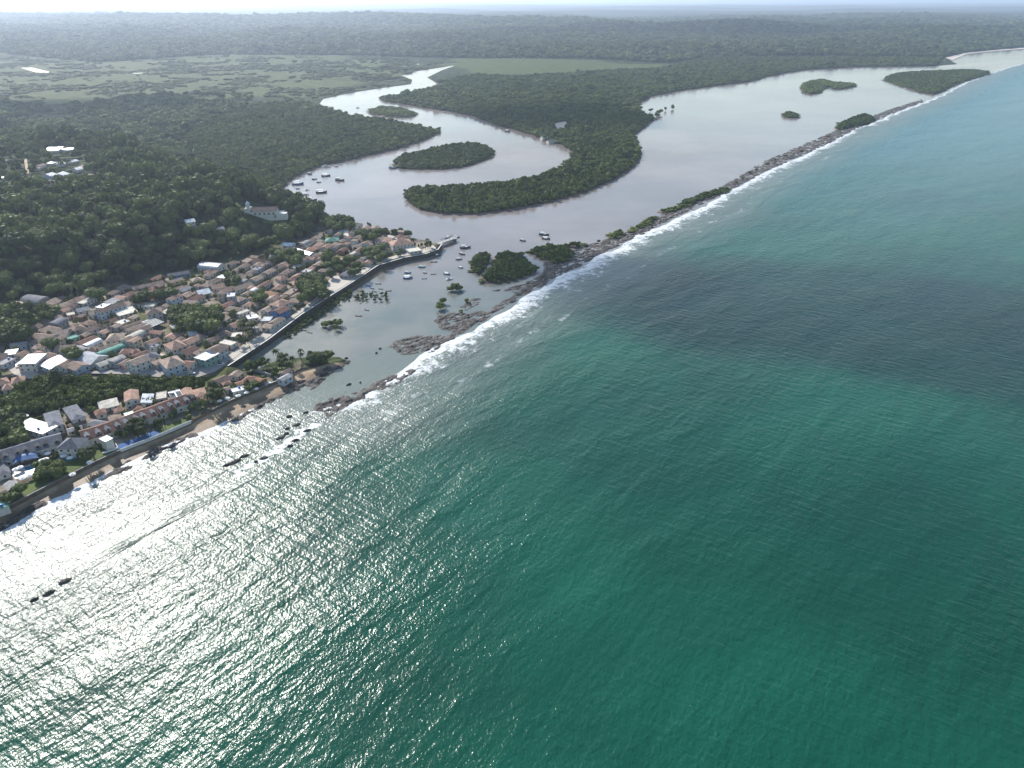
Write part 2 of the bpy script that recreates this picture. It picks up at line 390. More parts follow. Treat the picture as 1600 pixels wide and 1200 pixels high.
# ------------------------------------------------------------------ water
def water_material(name, sea):
    m, n, l, b = nmat(name)
    v = texcoord(n, l)
    at = n.new('ShaderNodeAttribute'); at.attribute_name = 'shore'; d = at.outputs['Fac']
    sep = n.new('ShaderNodeSeparateXYZ'); l.new(v, sep.inputs[0])
    big = noise(n, l, v, 0.006, 3, 0.5)
    # wave heights, in metres: swell, wind sea and chop as stretched noises along their crests
    def train(rot, along, across, amp, detail=2, seed=0.0, rough=.5):
        g = texcoord(n, l, (along, across, 1), rot)
        return math_(n, l, 'MULTIPLY', noise(n, l, g, 1.0, detail, rough, 0.25), amp)
    a_w = math.radians(-33.0)     # crests of the wind sea
    h = None
    if sea:
        for (rot, al, ac, amp, de) in ((a_w, .075, .30, .6, 3), (math.radians(57), .013, .05, 1.7, 2), (math.radians(54), .17, .36, .55, 4), (math.radians(-70), .55, .95, .3, 4)):
            t = train(rot, al, ac, amp, de); h = t if h is None else math_(n, l, 'ADD', h, t)
        chop = math_(n, l, 'MULTIPLY', mapr(n, l, d, 0.0, 240.0, 1.15, .78), mapr(n, l, noise(n, l, texcoord(n, l, (.0035, .013, 1), math.radians(35)), 1.0, 4, .6), .34, .66, .76, 1.28))
        ca = n.new('ShaderNodeAttribute'); ca.attribute_name = 'chop'
        h = math_(n, l, 'MULTIPLY', h, math_(n, l, 'MULTIPLY', chop, ca.outputs['Fac']))
    else:
        for (rot, al, ac, amp, de) in ((a_w, .16, .4, .13, 3), (math.radians(70), .5, .8, .07, 3)):
            t = train(rot, al, ac, amp, de); h = t if h is None else math_(n, l, 'ADD', h, t)
        gust = mapr(n, l, noise(n, l, texcoord(n, l, (.004, .012, 1), .3), 1.0, 3), .35, .65, .35, 1.0)
        h = math_(n, l, 'MULTIPLY', h, gust)
    l.new(bump(n, l, h, 1.0), b.inputs['Normal'])
    if sea:
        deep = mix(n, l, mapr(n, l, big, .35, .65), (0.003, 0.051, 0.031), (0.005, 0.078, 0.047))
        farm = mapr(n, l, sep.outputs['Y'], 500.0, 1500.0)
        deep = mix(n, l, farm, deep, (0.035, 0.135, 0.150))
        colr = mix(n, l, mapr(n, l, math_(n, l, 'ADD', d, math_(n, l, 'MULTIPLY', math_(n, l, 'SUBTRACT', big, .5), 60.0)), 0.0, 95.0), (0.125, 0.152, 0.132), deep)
        # foam: surf along the reef, streaky and broken
        fw = n.new('ShaderNodeAttribute'); fw.attribute_name = 'foam'
        fn = noise(n, l, texcoord(n, l, (1, 1, 1), 0), 0.16, 6, 0.68, 0.6); fn2 = noise(n, l, v, 0.035, 3)
        dd = math_(n, l, 'DIVIDE', d, math_(n, l, 'MAXIMUM', math_(n, l, 'MULTIPLY', fw.outputs['Fac'], math_(n, l, 'ADD', -.15, math_(n, l, 'MULTIPLY', fn2, 2.5))), .01))
        thr = mapr(n, l, dd, 0.15, 1.5, 0.40, 0.82, False)
        foam = mapr(n, l, math_(n, l, 'ADD', math_(n, l, 'MULTIPLY', fn, .72), math_(n, l, 'MULTIPLY', noise(n, l, v, .55, 4, .7), .28)), math_(n, l, 'SUBTRACT', thr, .06), math_(n, l, 'ADD', thr, .11))
        foam = math_(n, l, 'MULTIPLY', foam, mapr(n, l, fw.outputs['Fac'], .2, 1.5))
        # a second, broken line of breakers further out
        wob = math_(n, l, 'MULTIPLY', math_(n, l, 'SUBTRACT', noise(n, l, v, 0.02, 3), .5), 30.0)
        ring = mapr(n, l, math_(n, l, 'ABSOLUTE', math_(n, l, 'SUBTRACT', math_(n, l, 'ADD', d, wob), math_(n, l, 'MULTIPLY', fw.outputs['Fac'], 1.7))), 0.0, 4.0, 1.0, 0.0)
        ring = math_(n, l, 'MULTIPLY', ring, mapr(n, l, noise(n, l, v, 0.05, 4, .65), .5, .6))
        ring = math_(n, l, 'MULTIPLY', math_(n, l, 'MULTIPLY', ring, mapr(n, l, fn, .42, .6)), mapr(n, l, fw.outputs['Fac'], 8., 14.))
        foam = math_(n, l, 'MAXIMUM', foam, math_(n, l, 'MULTIPLY', ring, .5))
        # small breaking crests out at sea
        cap = mapr(n, l, noise(n, l, texcoord(n, l, (.25, .55, 1), a_w), 1.0, 4, .6), .755, .80)
        cap = math_(n, l, 'MULTIPLY', cap, mapr(n, l, noise(n, l, v, 0.02, 2), .5, .62))
        foam = math_(n, l, 'MAXIMUM', foam, math_(n, l, 'MULTIPLY', cap, .6))
        colr = mix(n, l, foam, colr, (0.66, 0.68, 0.69))
        l.new(math_(n, l, 'ADD', mapr(n, l, d, 10., 220., .30, .20), math_(n, l, 'MULTIPLY', foam, .45)), b.inputs['Roughness'])
    else:
        colr = mix(n, l, mapr(n, l, noise(n, l, v, 0.004, 4, .6), .38, .62), (0.18, 0.157, 0.143), (0.245, 0.21, 0.19))
        near = mapr(n, l, sep.outputs['Y'], 480.0, 760.0)
        colr = mix(n, l, near, mix(n, l, mapr(n, l, noise(n, l, v, .02, 4), .35, .65), (0.105, 0.135, 0.118), (0.175, 0.182, 0.16)), colr)
        flat = math_(n, l, 'MULTIPLY', mapr(n, l, sep.outputs['X'], -70., -170.), math_(n, l, 'MULTIPLY', mapr(n, l, sep.outputs['Y'], 620., 520.), mapr(n, l, noise(n, l, v, .012, 5, .65), .36, .58)))
        colr = mix(n, l, math_(n, l, 'MULTIPLY', flat, .75), colr, (0.29, 0.27, 0.225))
        b.inputs['Roughness'].default_value = 0.12
    l.new(colr, b.inputs['Base Color']); b.inputs['IOR'].default_value = 1.33; b.inputs['Specular IOR Level'].default_value = 0.5
    MATS[name] = m
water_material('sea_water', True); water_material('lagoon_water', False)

REEF_C = [(505, 640), (535, 630), (575, 608), (610, 590), (650, 566), (690, 541), (730, 515), (770, 493), (830, 456), (890, 424), (940, 398), (1000, 368), (1060, 338),
          (1110, 314), (1150, 294), (1200, 267), (1260, 241), (1300, 223), (1340, 201), (1400, 176), (1445, 159), (1470, 150), (1500, 133), (1535, 119), (1580, 104), (1640, 88), (1760, 70)]
g_reef = PL(REEF_C)
SEAN = (0.79, -0.613)
base = PL([(-420, 1150), (-160, 925), (-60, 866), (0, 826), (45, 800), (100, 770), (150, 748), (200, 722), (240, 702), (290, 683), (340, 664), (390, 640), (440, 640), (480, 645)]) + g_reef
foamw = [0]*1 + [9, 11, 12, 12, 12, 12, 11, 11, 10, 9, 4, 0, 0] + [9, 18, 18, 20, 26, 27, 26, 25, 28, 30, 27, 25, 24, 24, 24, 22, 20, 18, 16, 15, 14, 12, 12, 12, 12, 8, 6]
base2, fw2 = [], []
for i in range(len(base)-1):
    a, b = base[i], base[i+1]; L = math.hypot(b[0]-a[0], b[1]-a[1]); k = max(1, int(L/9))
    for t in range(k):
        u = t/k; q_ = (a[0]+(b[0]-a[0])*u, a[1]+(b[1]-a[1])*u); j_ = (11*(float(vnoise(*q_, 34))-.5)+6*(float(vnoise(q_[0]+500, q_[1], 13))-.5)) if i > 13 else 0; base2.append((q_[0]+SEAN[0]*j_, q_[1]+SEAN[1]*j_)); fw2.append(foamw[i]*(1-u)+foamw[i+1]*u)
base2.append(base[-1]); fw2.append(foamw[-1])
d0 = (base2[-1][0]-base2[-30][0], base2[-1][1]-base2[-30][1]); d0 = (d0[0]/math.hypot(*d0), d0[1]/math.hypot(*d0))
for s in (300, 1000, 4000, 60000): base2.append((base[-1][0]+s*.99, base[-1][1]+s*.12)); fw2.append(2)
base2.insert(0, (base2[0][0]-800, base2[0][1]-1000)); fw2.insert(0, 0)
ds = [0, 3, 6, 9, 13, 18, 24, 32, 42, 55, 75, 100, 140, 200, 300, 500, 1000, 3000, 10000, 60000]
v = []; f = []; sh = []; fo = []
for i, (x, y) in enumerate(base2):
    for d in ds: v.append((x+SEAN[0]*d, y+SEAN[1]*d, 0.0)); sh.append(d); fo.append(fw2[i])
K = len(ds)
for i in range(len(base2)-1):
    for j in range(K-1): f.append((i*K+j, i*K+j+1, (i+1)*K+j+1, (i+1)*K+j))
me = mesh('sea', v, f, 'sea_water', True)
if me.polygons[0].normal.z < 0: me.flip_normals()
me.attributes.new('shore', 'FLOAT', 'POINT').data.foreach_set('value', np.array(sh, np.float32))
me.attributes.new('foam', 'FLOAT', 'POINT').data.foreach_set('value', np.array(fo, np.float32))
me.attributes.new('chop', 'FLOAT', 'POINT').data.foreach_set('value', np.ones(len(v), np.float32))
structure(obj('sea', me))
me = mesh('lagoon', [(-900, 150, -.08), (6000, 150, -.08), (6000, 7000, -.08), (-900, 7000, -.08)], [(0, 1, 2, 3)], 'lagoon_water')
structure(obj('lagoon', me))
# the channel between beach and broken reef: the sea calming down towards the lagoon
pol = PL([(330, 676), (390, 640), (470, 602), (520, 578), (546, 566), (580, 552), (612, 538), (690, 528), (700, 545), (650, 575), (590, 612), (520, 650), (440, 650), (380, 660)])
g0 = resample(pol, 5, True); X, Y = np.meshgrid(np.arange(min(p[0] for p in pol), max(p[0] for p in pol), 5), np.arange(min(p[1] for p in pol), max(p[1] for p in pol), 5)); X = X.ravel(); Y = Y.ravel(); ok = inside(pol, X, Y)
vs_, es_, fs_, *_ = delaunay_2d_cdt([Vector(p) for p in g0]+[Vector(p) for p in zip(X[ok], Y[ok])], [], [list(range(len(g0)))], 1, .001)
me = mesh('channel', [(p.x, p.y, -.04) for p in vs_], fs_, 'sea_water', True)
if me.polygons[0].normal.z < 0: me.flip_normals()
cX = np.array([p.x for p in vs_]); cY = np.array([p.y for p in vs_]); inner = PL([(546, 566), (580, 552), (612, 538), (690, 528)])
me.attributes.new('shore', 'FLOAT', 'POINT').data.foreach_set('value', np.zeros(len(vs_), np.float32)); me.attributes.new('foam', 'FLOAT', 'POINT').data.foreach_set('value', np.zeros(len(vs_), np.float32))
me.attributes.new('chop', 'FLOAT', 'POINT').data.foreach_set('value', (.10+.9*sstep(5, 130, dist(inner, cX, cY, False))).astype(np.float32))
structure(obj('channel', me))

# ------------------------------------------------------------------ beach, bank, sea wall
def sand_material():
    m, n, l, b = nmat('sand'); v = texcoord(n, l)
    f = noise(n, l, v, .15, 5, .6); g = noise(n, l, v, 1.5, 3)
    sep = n.new('ShaderNodeSeparateXYZ'); l.new(v, sep.inputs[0])
    c = mix(n, l, mapr(n, l, f, .35, .65), (0.36, 0.26, 0.165), (0.48, 0.36, 0.24))
    wet = mapr(n, l, math_(n, l, 'ADD', sep.outputs['Z'], math_(n, l, 'MULTIPLY', math_(n, l, 'SUBTRACT', f, .5), .8)), .3, .95, 1, 0)
    c = mix(n, l, wet, c, (0.17, 0.115, 0.07)); l.new(c, b.inputs['Base Color'])
    l.new(mapr(n, l, wet, 0, 1, .95, .5), b.inputs['Roughness']); b.inputs['Specular IOR Level'].default_value = .15
    l.new(bump(n, l, g, .12), b.inputs['Normal']); MATS['sand'] = m
sand_material()
plain('pale_ground', (0.47, 0.42, 0.36), 0.95, 0.15, 0.15, bmp=.05)
plain('asphalt', (0.36, 0.33, 0.30), 0.95, 0.2, 0.2, spec=.05)
plain('lawn', (0.085, 0.12, 0.03), 0.95, 0.35, 0.3, bmp=.1)
plain('stone_wall', (0.075, 0.066, 0.058), 0.95, 0.45, 0.5, bmp=.2, spec=.1)
plain('earth_wall', (0.15, 0.115, 0.085), 0.95, 0.4, 0.4, bmp=.2, spec=.05)
plain('concrete', (0.40, 0.39, 0.37), 0.9, 0.25, 0.4)
plain('white_stone', (0.62, 0.61, 0.58), 0.85, 0.15, 0.4)

def sheet(name, px, lift, mat, z=None, kind='structure'):
    if z is None: pol = [PG(*p)[:2] for p in px]
    else: pol = PL(px, z)
    pol = resample(pol, 8, True)
    X, Y = addgrid(min(p[0] for p in pol), max(p[0] for p in pol), min(p[1] for p in pol), max(p[1] for p in pol), 9)
    ok = inside(pol, X, Y) & (dist(pol, X, Y) > 2.5)
    zf = (lambda a, b: height(a, b)+lift) if z is None else (lambda a, b: np.full(a.shape, z+lift))
    vs, es, fs, *_ = delaunay_2d_cdt([Vector(p) for p in pol] + [Vector(p) for p in zip(X[ok], Y[ok])], [], [list(range(len(pol)))], 1, .001)
    XA = np.array([p.x for p in vs]); YA = np.array([p.y for p in vs]); Z = zf(XA, YA)
    o = obj(name, mesh(name, list(zip(XA, YA, Z)), fs, mat))
    o['kind'] = kind; return o, pol

nb = len(BANK); v = []; f = []
bk = resample(g_bank, 6); wt = g_beachw
def along(poly, t):
    L = [0]
    for i in range(len(poly)-1): L.append(L[-1]+math.hypot(poly[i+1][0]-poly[i][0], poly[i+1][1]-poly[i][1]))
    s = t*L[-1]
    for i in range(len(poly)-1):
        if s <= L[i+1] or i == len(poly)-2:
            u = (s-L[i])/max(1e-9, L[i+1]-L[i]); return (poly[i][0]+(poly[i+1][0]-poly[i][0])*u, poly[i][1]+(poly[i+1][1]-poly[i][1])*u)
N = 110; M = 9
for i in range(N+1):
    t = i/N
    # same index fraction on both polylines
    k = t*(nb-1); j = min(int(k), nb-2); u = k-j
    a = (g_bank[j][0]*(1-u)+g_bank[j+1][0]*u, g_bank[j][1]*(1-u)+g_bank[j+1][1]*u)
    b = (wt[j][0]*(1-u)+wt[j+1][0]*u, wt[j][1]*(1-u)+wt[j+1][1]*u)
    for q in range(M+1):
        s = q/M*1.15
        x, y = a[0]+(b[0]-a[0])*s, a[1]+(b[1]-a[1])*s
        v.append((x, y, (1.1 if t < .5 else 1.3)*(1-s if s < 1 else (1-s)*.5) + .25*(vnoise(x, y, 5)-.5)))
for i in range(N):
    for q in range(M): f.append((i*(M+1)+q, i*(M+1)+q+1, (i+1)*(M+1)+q+1, (i+1)*(M+1)+q))
me = mesh('beach', v, f, 'sand', True); structure(obj('beach', me))

def wall_along(name, g, z0, z1, th, mat, label, cap=None, cat='wall', side=1):
    g = resample(g, 7); v = []; f = []
    for i, p in enumerate(g):
        a = g[max(0, i-1)]; b = g[min(len(g)-1, i+1)]; dx, dy = b[0]-a[0], b[1]-a[1]; L = math.hypot(dx, dy); nx, ny = -dy/L*side, dx/L*side
        for (o, z) in ((0, z0), (0, z1), (th, z1), (th, z0)): v.append((p[0]+nx*o, p[1]+ny*o, z))
    for i in range(len(g)-1):
        for q in range(4): f.append((i*4+q, i*4+(q+1) % 4, (i+1)*4+(q+1) % 4, (i+1)*4+q))
    f += [(0, 1, 2, 3), tuple(len(v)-4+i for i in (3, 2, 1, 0))]
    o = obj(name, None); o['label'] = label; o['category'] = cat
    obj('wall_body', mesh('wall_body', v, f, mat), o)
    if cap:
        v2 = []; 
        for i, p in enumerate(g):
            a = g[max(0, i-1)]; b = g[min(len(g)-1, i+1)]; dx, dy = b[0]-a[0], b[1]-a[1]; L = math.hypot(dx, dy); nx, ny = -dy/L*side, dx/L*side
            for (oo, z) in ((-.05, z1), (-.05, z1+.12), (th+.05, z1+.12), (th+.05, z1)): v2.append((p[0]+nx*oo, p[1]+ny*oo, z+.003))
        obj('coping', mesh('coping', v2, f, cap), o)
    return o
wall_along('seawall', [(x+.6, y-.3) for x, y in g_wall], -1, 4.35, 0.9, 'stone_wall', 'long dark stone seawall holding up the village waterfront', 'white_stone')
wall_along('retaining_wall', [(x+.5, y-.6) for x, y in g_bank[1:9]], -1, 3.25, .4, 'earth_wall', 'brown retaining wall between the resort lawns and the shaded beach', 'concrete')
wall_along('retaining_wall', [(x+.5, y-.6) for x, y in g_bank[9:13]], -1, 3.2, .5, 'earth_wall', 'low promenade wall above the sunlit patches of beach sand', 'concrete')

# ------------------------------------------------------------------ reef and shore rocks
def rock_material():
    m, n, l, b = nmat('reef_rock'); v = texcoord(n, l)
    f = noise(n, l, v, .12, 5, .7); g = noise(n, l, v, .45, 6, .75)
    c = mix(n, l, mapr(n, l, f, .4, .62), (0.032, 0.028, 0.026), (0.088, 0.074, 0.065))
    c = mix(n, l, mapr(n, l, g, .52, .66), c, (0.125, 0.112, 0.104)); l.new(c, b.inputs['Base Color'])
    b.inputs['Roughness'].default_value = .8; b.inputs['Specular IOR Level'].default_value = .3
    l.new(bump(n, l, g, .5), b.inputs['Normal']); MATS['reef_rock'] = m
    m, n, l, b = nmat('reef_gravel'); v = texcoord(n, l); f = noise(n, l, v, .12, 5, .7)
    c = mix(n, l, mapr(n, l, f, .35, .65), (0.13, 0.115, 0.105), (0.33, 0.31, 0.29)); l.new(c, b.inputs['Base Color'])
    b.inputs['Roughness'].default_value = .9; MATS['reef_gravel'] = m
rock_material()
def rocky(name, px, res, h, mat='reef_rock', z0=-.35, ang=0.66, strat=True, poly=None, fall=4.0):
    pol = poly or PL(px); c, s = math.cos(ang), math.sin(ang)
    xs = [p[0] for p in pol]; ys = [p[1] for p in pol]
    U = [p[0]*c+p[1]*s for p in pol]; V = [-p[0]*s+p[1]*c for p in pol]
    u = np.arange(min(U)-res, max(U)+res, res); w = np.arange(min(V)-res, max(V)+res, res)
    UU, VV = np.meshgrid(u, w, indexing='ij'); UU = UU+rng.uniform(-.35, .35, UU.shape)*res; VV = VV+rng.uniform(-.35, .35, VV.shape)*res
    X = UU*c-VV*s; Y = UU*s+VV*c; sd_ = sdist(pol, X, Y)
    e = sstep(-1.0, fall, sd_ + 5*(vnoise(X, Y, 7)-.5))
    n1 = vnoise(UU, VV*3 if strat else VV, 9); n2 = vnoise(X, Y, 3.2); n3 = vnoise(X+50, Y, 1.7)
    blk = np.floor(4*vnoise(UU*.8, VV*1.6, 4.2))/4
    Z = z0 + e*(h*(0.05 + .45*np.abs(n1-.5)*2 + .75*(blk-.3) + .4*(n2-.4) + .7*(n3-.45)))
    keep = sd_ > -2.5; idx = -np.ones(X.shape, int); idx[keep] = np.arange(keep.sum())
    f = []
    A = idx[:-1, :-1]; B = idx[1:, :-1]; C_ = idx[1:, 1:]; D = idx[:-1, 1:]
    ok = (A >= 0) & (B >= 0) & (C_ >= 0) & (D >= 0) & ((Z[:-1, :-1] > -.3) | (Z[1:, 1:] > -.3) | (Z[1:, :-1] > -.3) | (Z[:-1, 1:] > -.3))
    f = np.stack([A[ok], B[ok], C_[ok], D[ok]], 1)
    return mesh(name, np.stack([X[keep], Y[keep], Z[keep]], 1), f, mat)
R3 = REEF_C[5:21]
R3_IN = [(1440, 155), (1395, 169), (1335, 191), (1295, 208), (1255, 225), (1195, 251), (1145, 281), (1100, 305), (1050, 327), (985, 358), (940, 376), (905, 384), (880, 399), (850, 411), (845, 429), (825, 443), (775, 477), (740, 499), (695, 524)]
mid = 7
structure(obj('reef', rocky('reef', R3[:9] + R3_IN[8:], 1.5, 1.5, z0=-.22)))
structure(obj('reef', rocky('reef', R3[8:] + R3_IN[:10], 3.2, 1.8)))
structure(obj('reef_bar', rocky('reef_bar', [(690, 537), (740, 507), (775, 486), (830, 451), (890, 419), (940, 394), (1000, 364), (1060, 334), (1150, 290), (1200, 263), (1260, 237), (1300, 219), (1340, 198), (1400, 174),
          (1396, 170.5), (1338, 192), (1296, 210), (1257, 226), (1197, 252), (1147, 282), (1054, 327), (990, 357), (940, 380), (882, 410), (824, 446), (770, 482), (733, 503)], 3.0, .55, 'reef_gravel', -.2)))
for k, px in enumerate([[(485, 643), (497, 625), (530, 620), (560, 611), (590, 597), (620, 580), (628, 585), (592, 608), (562, 627), (537, 642), (513, 654)],
           [(604, 542), (625, 527), (675, 523), (700, 523), (706, 533), (682, 547), (650, 557), (626, 554)],
           [(674, 501), (700, 487), (725, 489), (757, 484), (772, 491), (748, 509), (710, 523), (690, 514)],
           [(719, 479), (735, 465), (750, 467), (744, 477), (728, 485)], [(762, 455), (800, 448), (845, 430), (838, 442), (800, 455)],
           [(590, 612), (640, 578), (660, 570), (655, 580), (620, 600)]]):
    structure(obj('reef', rocky('reef', px, 1.3, 1.5, z0=-.2)))
def rock_lump(name, x, y, L, wd, h, rz, label, mat='reef_rock'):
    v = []; f = []; a = 14; rings = [(1.0, -.5), (.95, .25), (.72, .75), (.35, 1.0)]
    for r, z in rings:
        for t in range(a):
            q = t*2*math.pi/a; k = r*random.uniform(.78, 1.12)
            v.append((math.cos(q)*L/2*k, math.sin(q)*wd/2*k, h*z*random.uniform(.7, 1.1)))
    for i in range(len(rings)-1):
        for t in range(a): f.append((i*a+t, i*a+(t+1) % a, (i+1)*a+(t+1) % a, (i+1)*a+t))
    f.append(tuple(range(3*a, 4*a)))
    o = obj(name, mesh(name, v, f, mat), None, (x, y, 0), rz); o['label'] = label; o['category'] = 'rock'; return o
ROCKS = [(478, 645, 9), (452, 651, 10), (463, 664, 11), (449, 670, 8), (447, 678, 8), (438, 684, 13), (480, 673, 12), (462, 688, 10), (453, 697, 8), (381, 713, 13), (366, 722, 17), (354, 727, 9),
         (101, 909, 13), (76, 927, 11), (54, 937, 7), (545, 601, 9), (563, 598, 4), (541, 560, 6), (588, 552, 5), (594, 545, 5), (412, 716, 12), (690, 478, 5), (400, 722, 6)]
for i, (px, py, L) in enumerate(ROCKS):
    x, y = P(px, py)
    o = rock_lump('sea_rock', x, y, L*random.uniform(.38, .55), L*random.uniform(.18, .28), .9, random.uniform(.3, .9), None); o['group'] = 'rocks awash off the beach'
    THINGS.append((o, 'dark wet rock awash in the shallows'))
for px in [[(-60, 868), (0, 832), (30, 818), (60, 797), (75, 790), (60, 782), (30, 800), (0, 815), (-60, 850)], [(90, 778), (125, 758), (140, 752), (150, 756), (120, 770), (100, 780)],
           [(178, 735), (200, 720), (250, 695), (300, 676), (312, 680), (290, 690), (240, 712), (200, 732)], [(150, 752), (170, 738), (200, 722), (196, 734), (160, 756)],
           [(345, 665), (400, 632), (440, 612), (462, 605), (460, 612), (420, 632), (370, 656)], [(470, 602), (500, 578), (530, 562), (550, 561), (556, 568), (530, 578), (505, 592), (485, 610)],
           [(440, 607), (465, 592), (480, 595), (475, 612), (455, 615)]]:
    structure(obj('shore_rocks', rocky('shore_rocks', px, 1.1, 1.9, z0=-.2, fall=3.0)))
for k, px in enumerate([[(345, 742), (380, 722), (430, 690), (470, 660), (515, 652), (540, 640), (530, 655), (490, 680), (440, 715), (380, 752), (350, 757)],
                        [(600, 612), (650, 585), (690, 565), (720, 545), (770, 510), (750, 535), (700, 570), (640, 605), (610, 622)]]):
    # extra surf thrown over the broken reef
    pol = PL(px); g0 = resample(pol, 4, True); X, Y = addgrid(min(p[0] for p in pol), max(p[0] for p in pol), min(p[1] for p in pol), max(p[1] for p in pol), 4)
    ok = inside(pol, X, Y)
    vs, es, fs, *_ = delaunay_2d_cdt([Vector(p) for p in g0]+[Vector(p) for p in zip(X[ok], Y[ok])], [], [list(range(len(g0)))], 1, .001)
    me = mesh('surf_foam', [(p.x, p.y, .05) for p in vs], fs, None)
    dd = dist(pol, np.array([p.x for p in vs]), np.array([p.y for p in vs]))
    me.attributes.new('edge', 'FLOAT', 'POINT').data.foreach_set('value', dd.astype(np.float32))
    if 'foam_sheet' not in MATS:
        m, n, l, b = nmat('foam_sheet'); vv = texcoord(n, l); fn = noise(n, l, vv, .22, 6, .68, .6)
        at = n.new('ShaderNodeAttribute'); at.attribute_name = 'edge'
        thr = mapr(n, l, at.outputs['Fac'], 0, 7, .78, .42)
        al = mapr(n, l, fn, math_(n, l, 'SUBTRACT', thr, .05), math_(n, l, 'ADD', thr, .05))
        b.inputs['Base Color'].default_value = (.78, .8, .8, 1); b.inputs['Roughness'].default_value = .7; l.new(al, b.inputs['Alpha']); MATS['foam_sheet'] = m
    me.materials.append(MATS['foam_sheet']); o = obj('surf_foam', me); o['kind'] = 'stuff'
    o['label'] = ['white surf foam swirling between the scattered rocks', 'white surf foam along the inner edge of the breakers'][k]; o['category'] = 'foam'
# the swell that stands up over the sunken end of the reef
g = smooth(resample(PL([(60, 935), (125, 893), (200, 852), (270, 812), (345, 770), (420, 735)]), 6), 1); v = []; f = []
prof = [(-7, 0), (-4.5, .12), (-2.5, .55), (-1.2, 1.0), (-.2, 1.1), (.8, .75), (1.9, .3), (3.2, 0.02)]
for i, p in enumerate(g):
    k = .75*math.sin(math.pi*i/(len(g)-1))**.6*max(0.0, 1.7*vnoise(p[0], p[1], 26)-.2); off = 3*(vnoise(p[0]+99, p[1], 30)-.5)
    for q, z in prof: v.append((p[0]+SEAN[0]*(q+off), p[1]+SEAN[1]*(q+off), z*k+.01))
K = len(prof)
for i in range(len(g)-1):
    for j in range(K-1): f.append((i*K+j, i*K+j+1, (i+1)*K+j+1, (i+1)*K+j))
me = mesh('wave', v, f, 'sea_water', True)
if me.polygons[0].normal.z < 0: me.flip_normals()
me.attributes.new('shore', 'FLOAT', 'POINT').data.foreach_set('value', np.full(len(v), 55, np.float32))
me.attributes.new('foam', 'FLOAT', 'POINT').data.foreach_set('value', np.zeros(len(v), np.float32))
me.attributes.new('chop', 'FLOAT', 'POINT').data.foreach_set('value', np.ones(len(v), np.float32))
structure(obj('wave', me))

# ------------------------------------------------------------------ tree shapes
def crown_geo(seed, n, R, Hc, leaf, lobes, core=True, flat=.75):
    r = np.random.default_rng(seed); v = []; f = []
    L = []
    for i in range(lobes):
        a = r.uniform(0, 6.28); q = R*.55*math.sqrt(r.random()) if lobes > 1 else 0
        L.append((math.cos(a)*q, math.sin(a)*q, r.uniform(.45, .85)*Hc if lobes > 1 else Hc*.6, R*r.uniform(.42, .62) if lobes > 1 else R))
    per = n//lobes
    for (cx, cy, cz, rr) in L:
        for i in range(per):
            d = r.normal(size=3); d[2] = d[2]*.8+.35; d /= np.linalg.norm(d)
            k = rr*r.uniform(.86, 1.07); p = np.array([cx, cy, cz]) + d*np.array([k, k, k*flat])
            if p[2] < .02*Hc: continue
            nn = d + r.normal(size=3)*.27; nn /= np.linalg.norm(nn)
            u = np.cross(nn, r.normal(size=3)); u /= np.linalg.norm(u); w = np.cross(nn, u)
            s = leaf*r.uniform(.6, 1.25); k0 = len(v)
            for (aa, bb) in ((-1, -.3), (-.2, -1), (1, -.2), (.35, 1), (-.6, .7)): v.append(p+u*aa*s+w*bb*s*.8)
            f.append((k0, k0+1, k0+2, k0+3, k0+4))
        if core:
            k0 = len(v); a = 7
            for (z, q) in ((-.75, .3), (-.35, .78), (.2, .84), (.62, .52)):
                for t in range(a): v.append(np.array([cx+math.cos(t*6.283/a)*rr*q, cy+math.sin(t*6.283/a)*rr*q, max(.05, cz+z*rr*flat)]))
            for i in range(3):
                for t in range(a): f.append((k0+i*a+t, k0+i*a+(t+1) % a, k0+(i+1)*a+(t+1) % a, k0+(i+1)*a+t))
            f.append(tuple(k0+3*a+t for t in range(a)))
    return np.array(v), f
CROWNS = [mesh('crown', *crown_geo(10+i, 420, 1.0, 1.0, .10, 7 if i % 2 else 9), 'leaf_wood') for i in range(5)]
LOWC = [mesh('crown', *crown_geo(40+i, 150, 1.0, 1.05, .17, 4), 'leaf_wood') for i in range(5)]
MANGC = [mesh('crown', *crown_geo(70+i, 110, 1.0, 1.1, .20, 3), 'leaf_mangrove') for i in range(5)]
SHRUBC = [mesh('crown', *crown_geo(90+i, 200, 1.0, .8, .15, 5), 'leaf_shrub') for i in range(4)]
def palm_geo(seed, Hh=1.0):
    r = random.Random(seed); lean = r.uniform(-.15, .15), r.uniform(-.15, .15)
    tr = MB(); ptsx = [(lean[0]*t*t, lean[1]*t*t, t*Hh) for t in (0, .3, .6, .85, 1.0)]
    tr.tube(ptsx, [.028, .02, .016, .014, .012], 6); top = ptsx[-1]
    cr = MB(); n = 15
    for i in range(n):
        a = i*2*math.pi/n + r.uniform(-.2, .2); up = r.uniform(-.15, .85); L = r.uniform(.36, .46); pv = None; w0 = .055
        P0 = Vector(top); dirh = Vector((math.cos(a), math.sin(a), 0)); side = Vector((-math.sin(a), math.cos(a), 0))
        path = []
        for k in range(6):
            t = k/5; path.append(P0 + dirh*L*t*(1-.15*t) + Vector((0, 0, up*L*t*.75 - L*1.05*t*t)))
        v = []; 
        for k, q in enumerate(path):
            w = w0*(1.0 if 0 < k < 4 else (.45 if k == 0 else .35)); dr = Vector((0, 0, -.02))
            v += [q+side*w+dr, q, q-side*w+dr]
        f = []
        for k in range(5): f += [(k*3, k*3+1, k*3+4, k*3+3), (k*3+1, k*3+2, k*3+5, k*3+4)]
        cr.add(v, f)
    return tr.mesh('trunk', 'bark'), cr.mesh('crown', 'leaf_palm')
PALMS = [palm_geo(i) for i in range(5)]
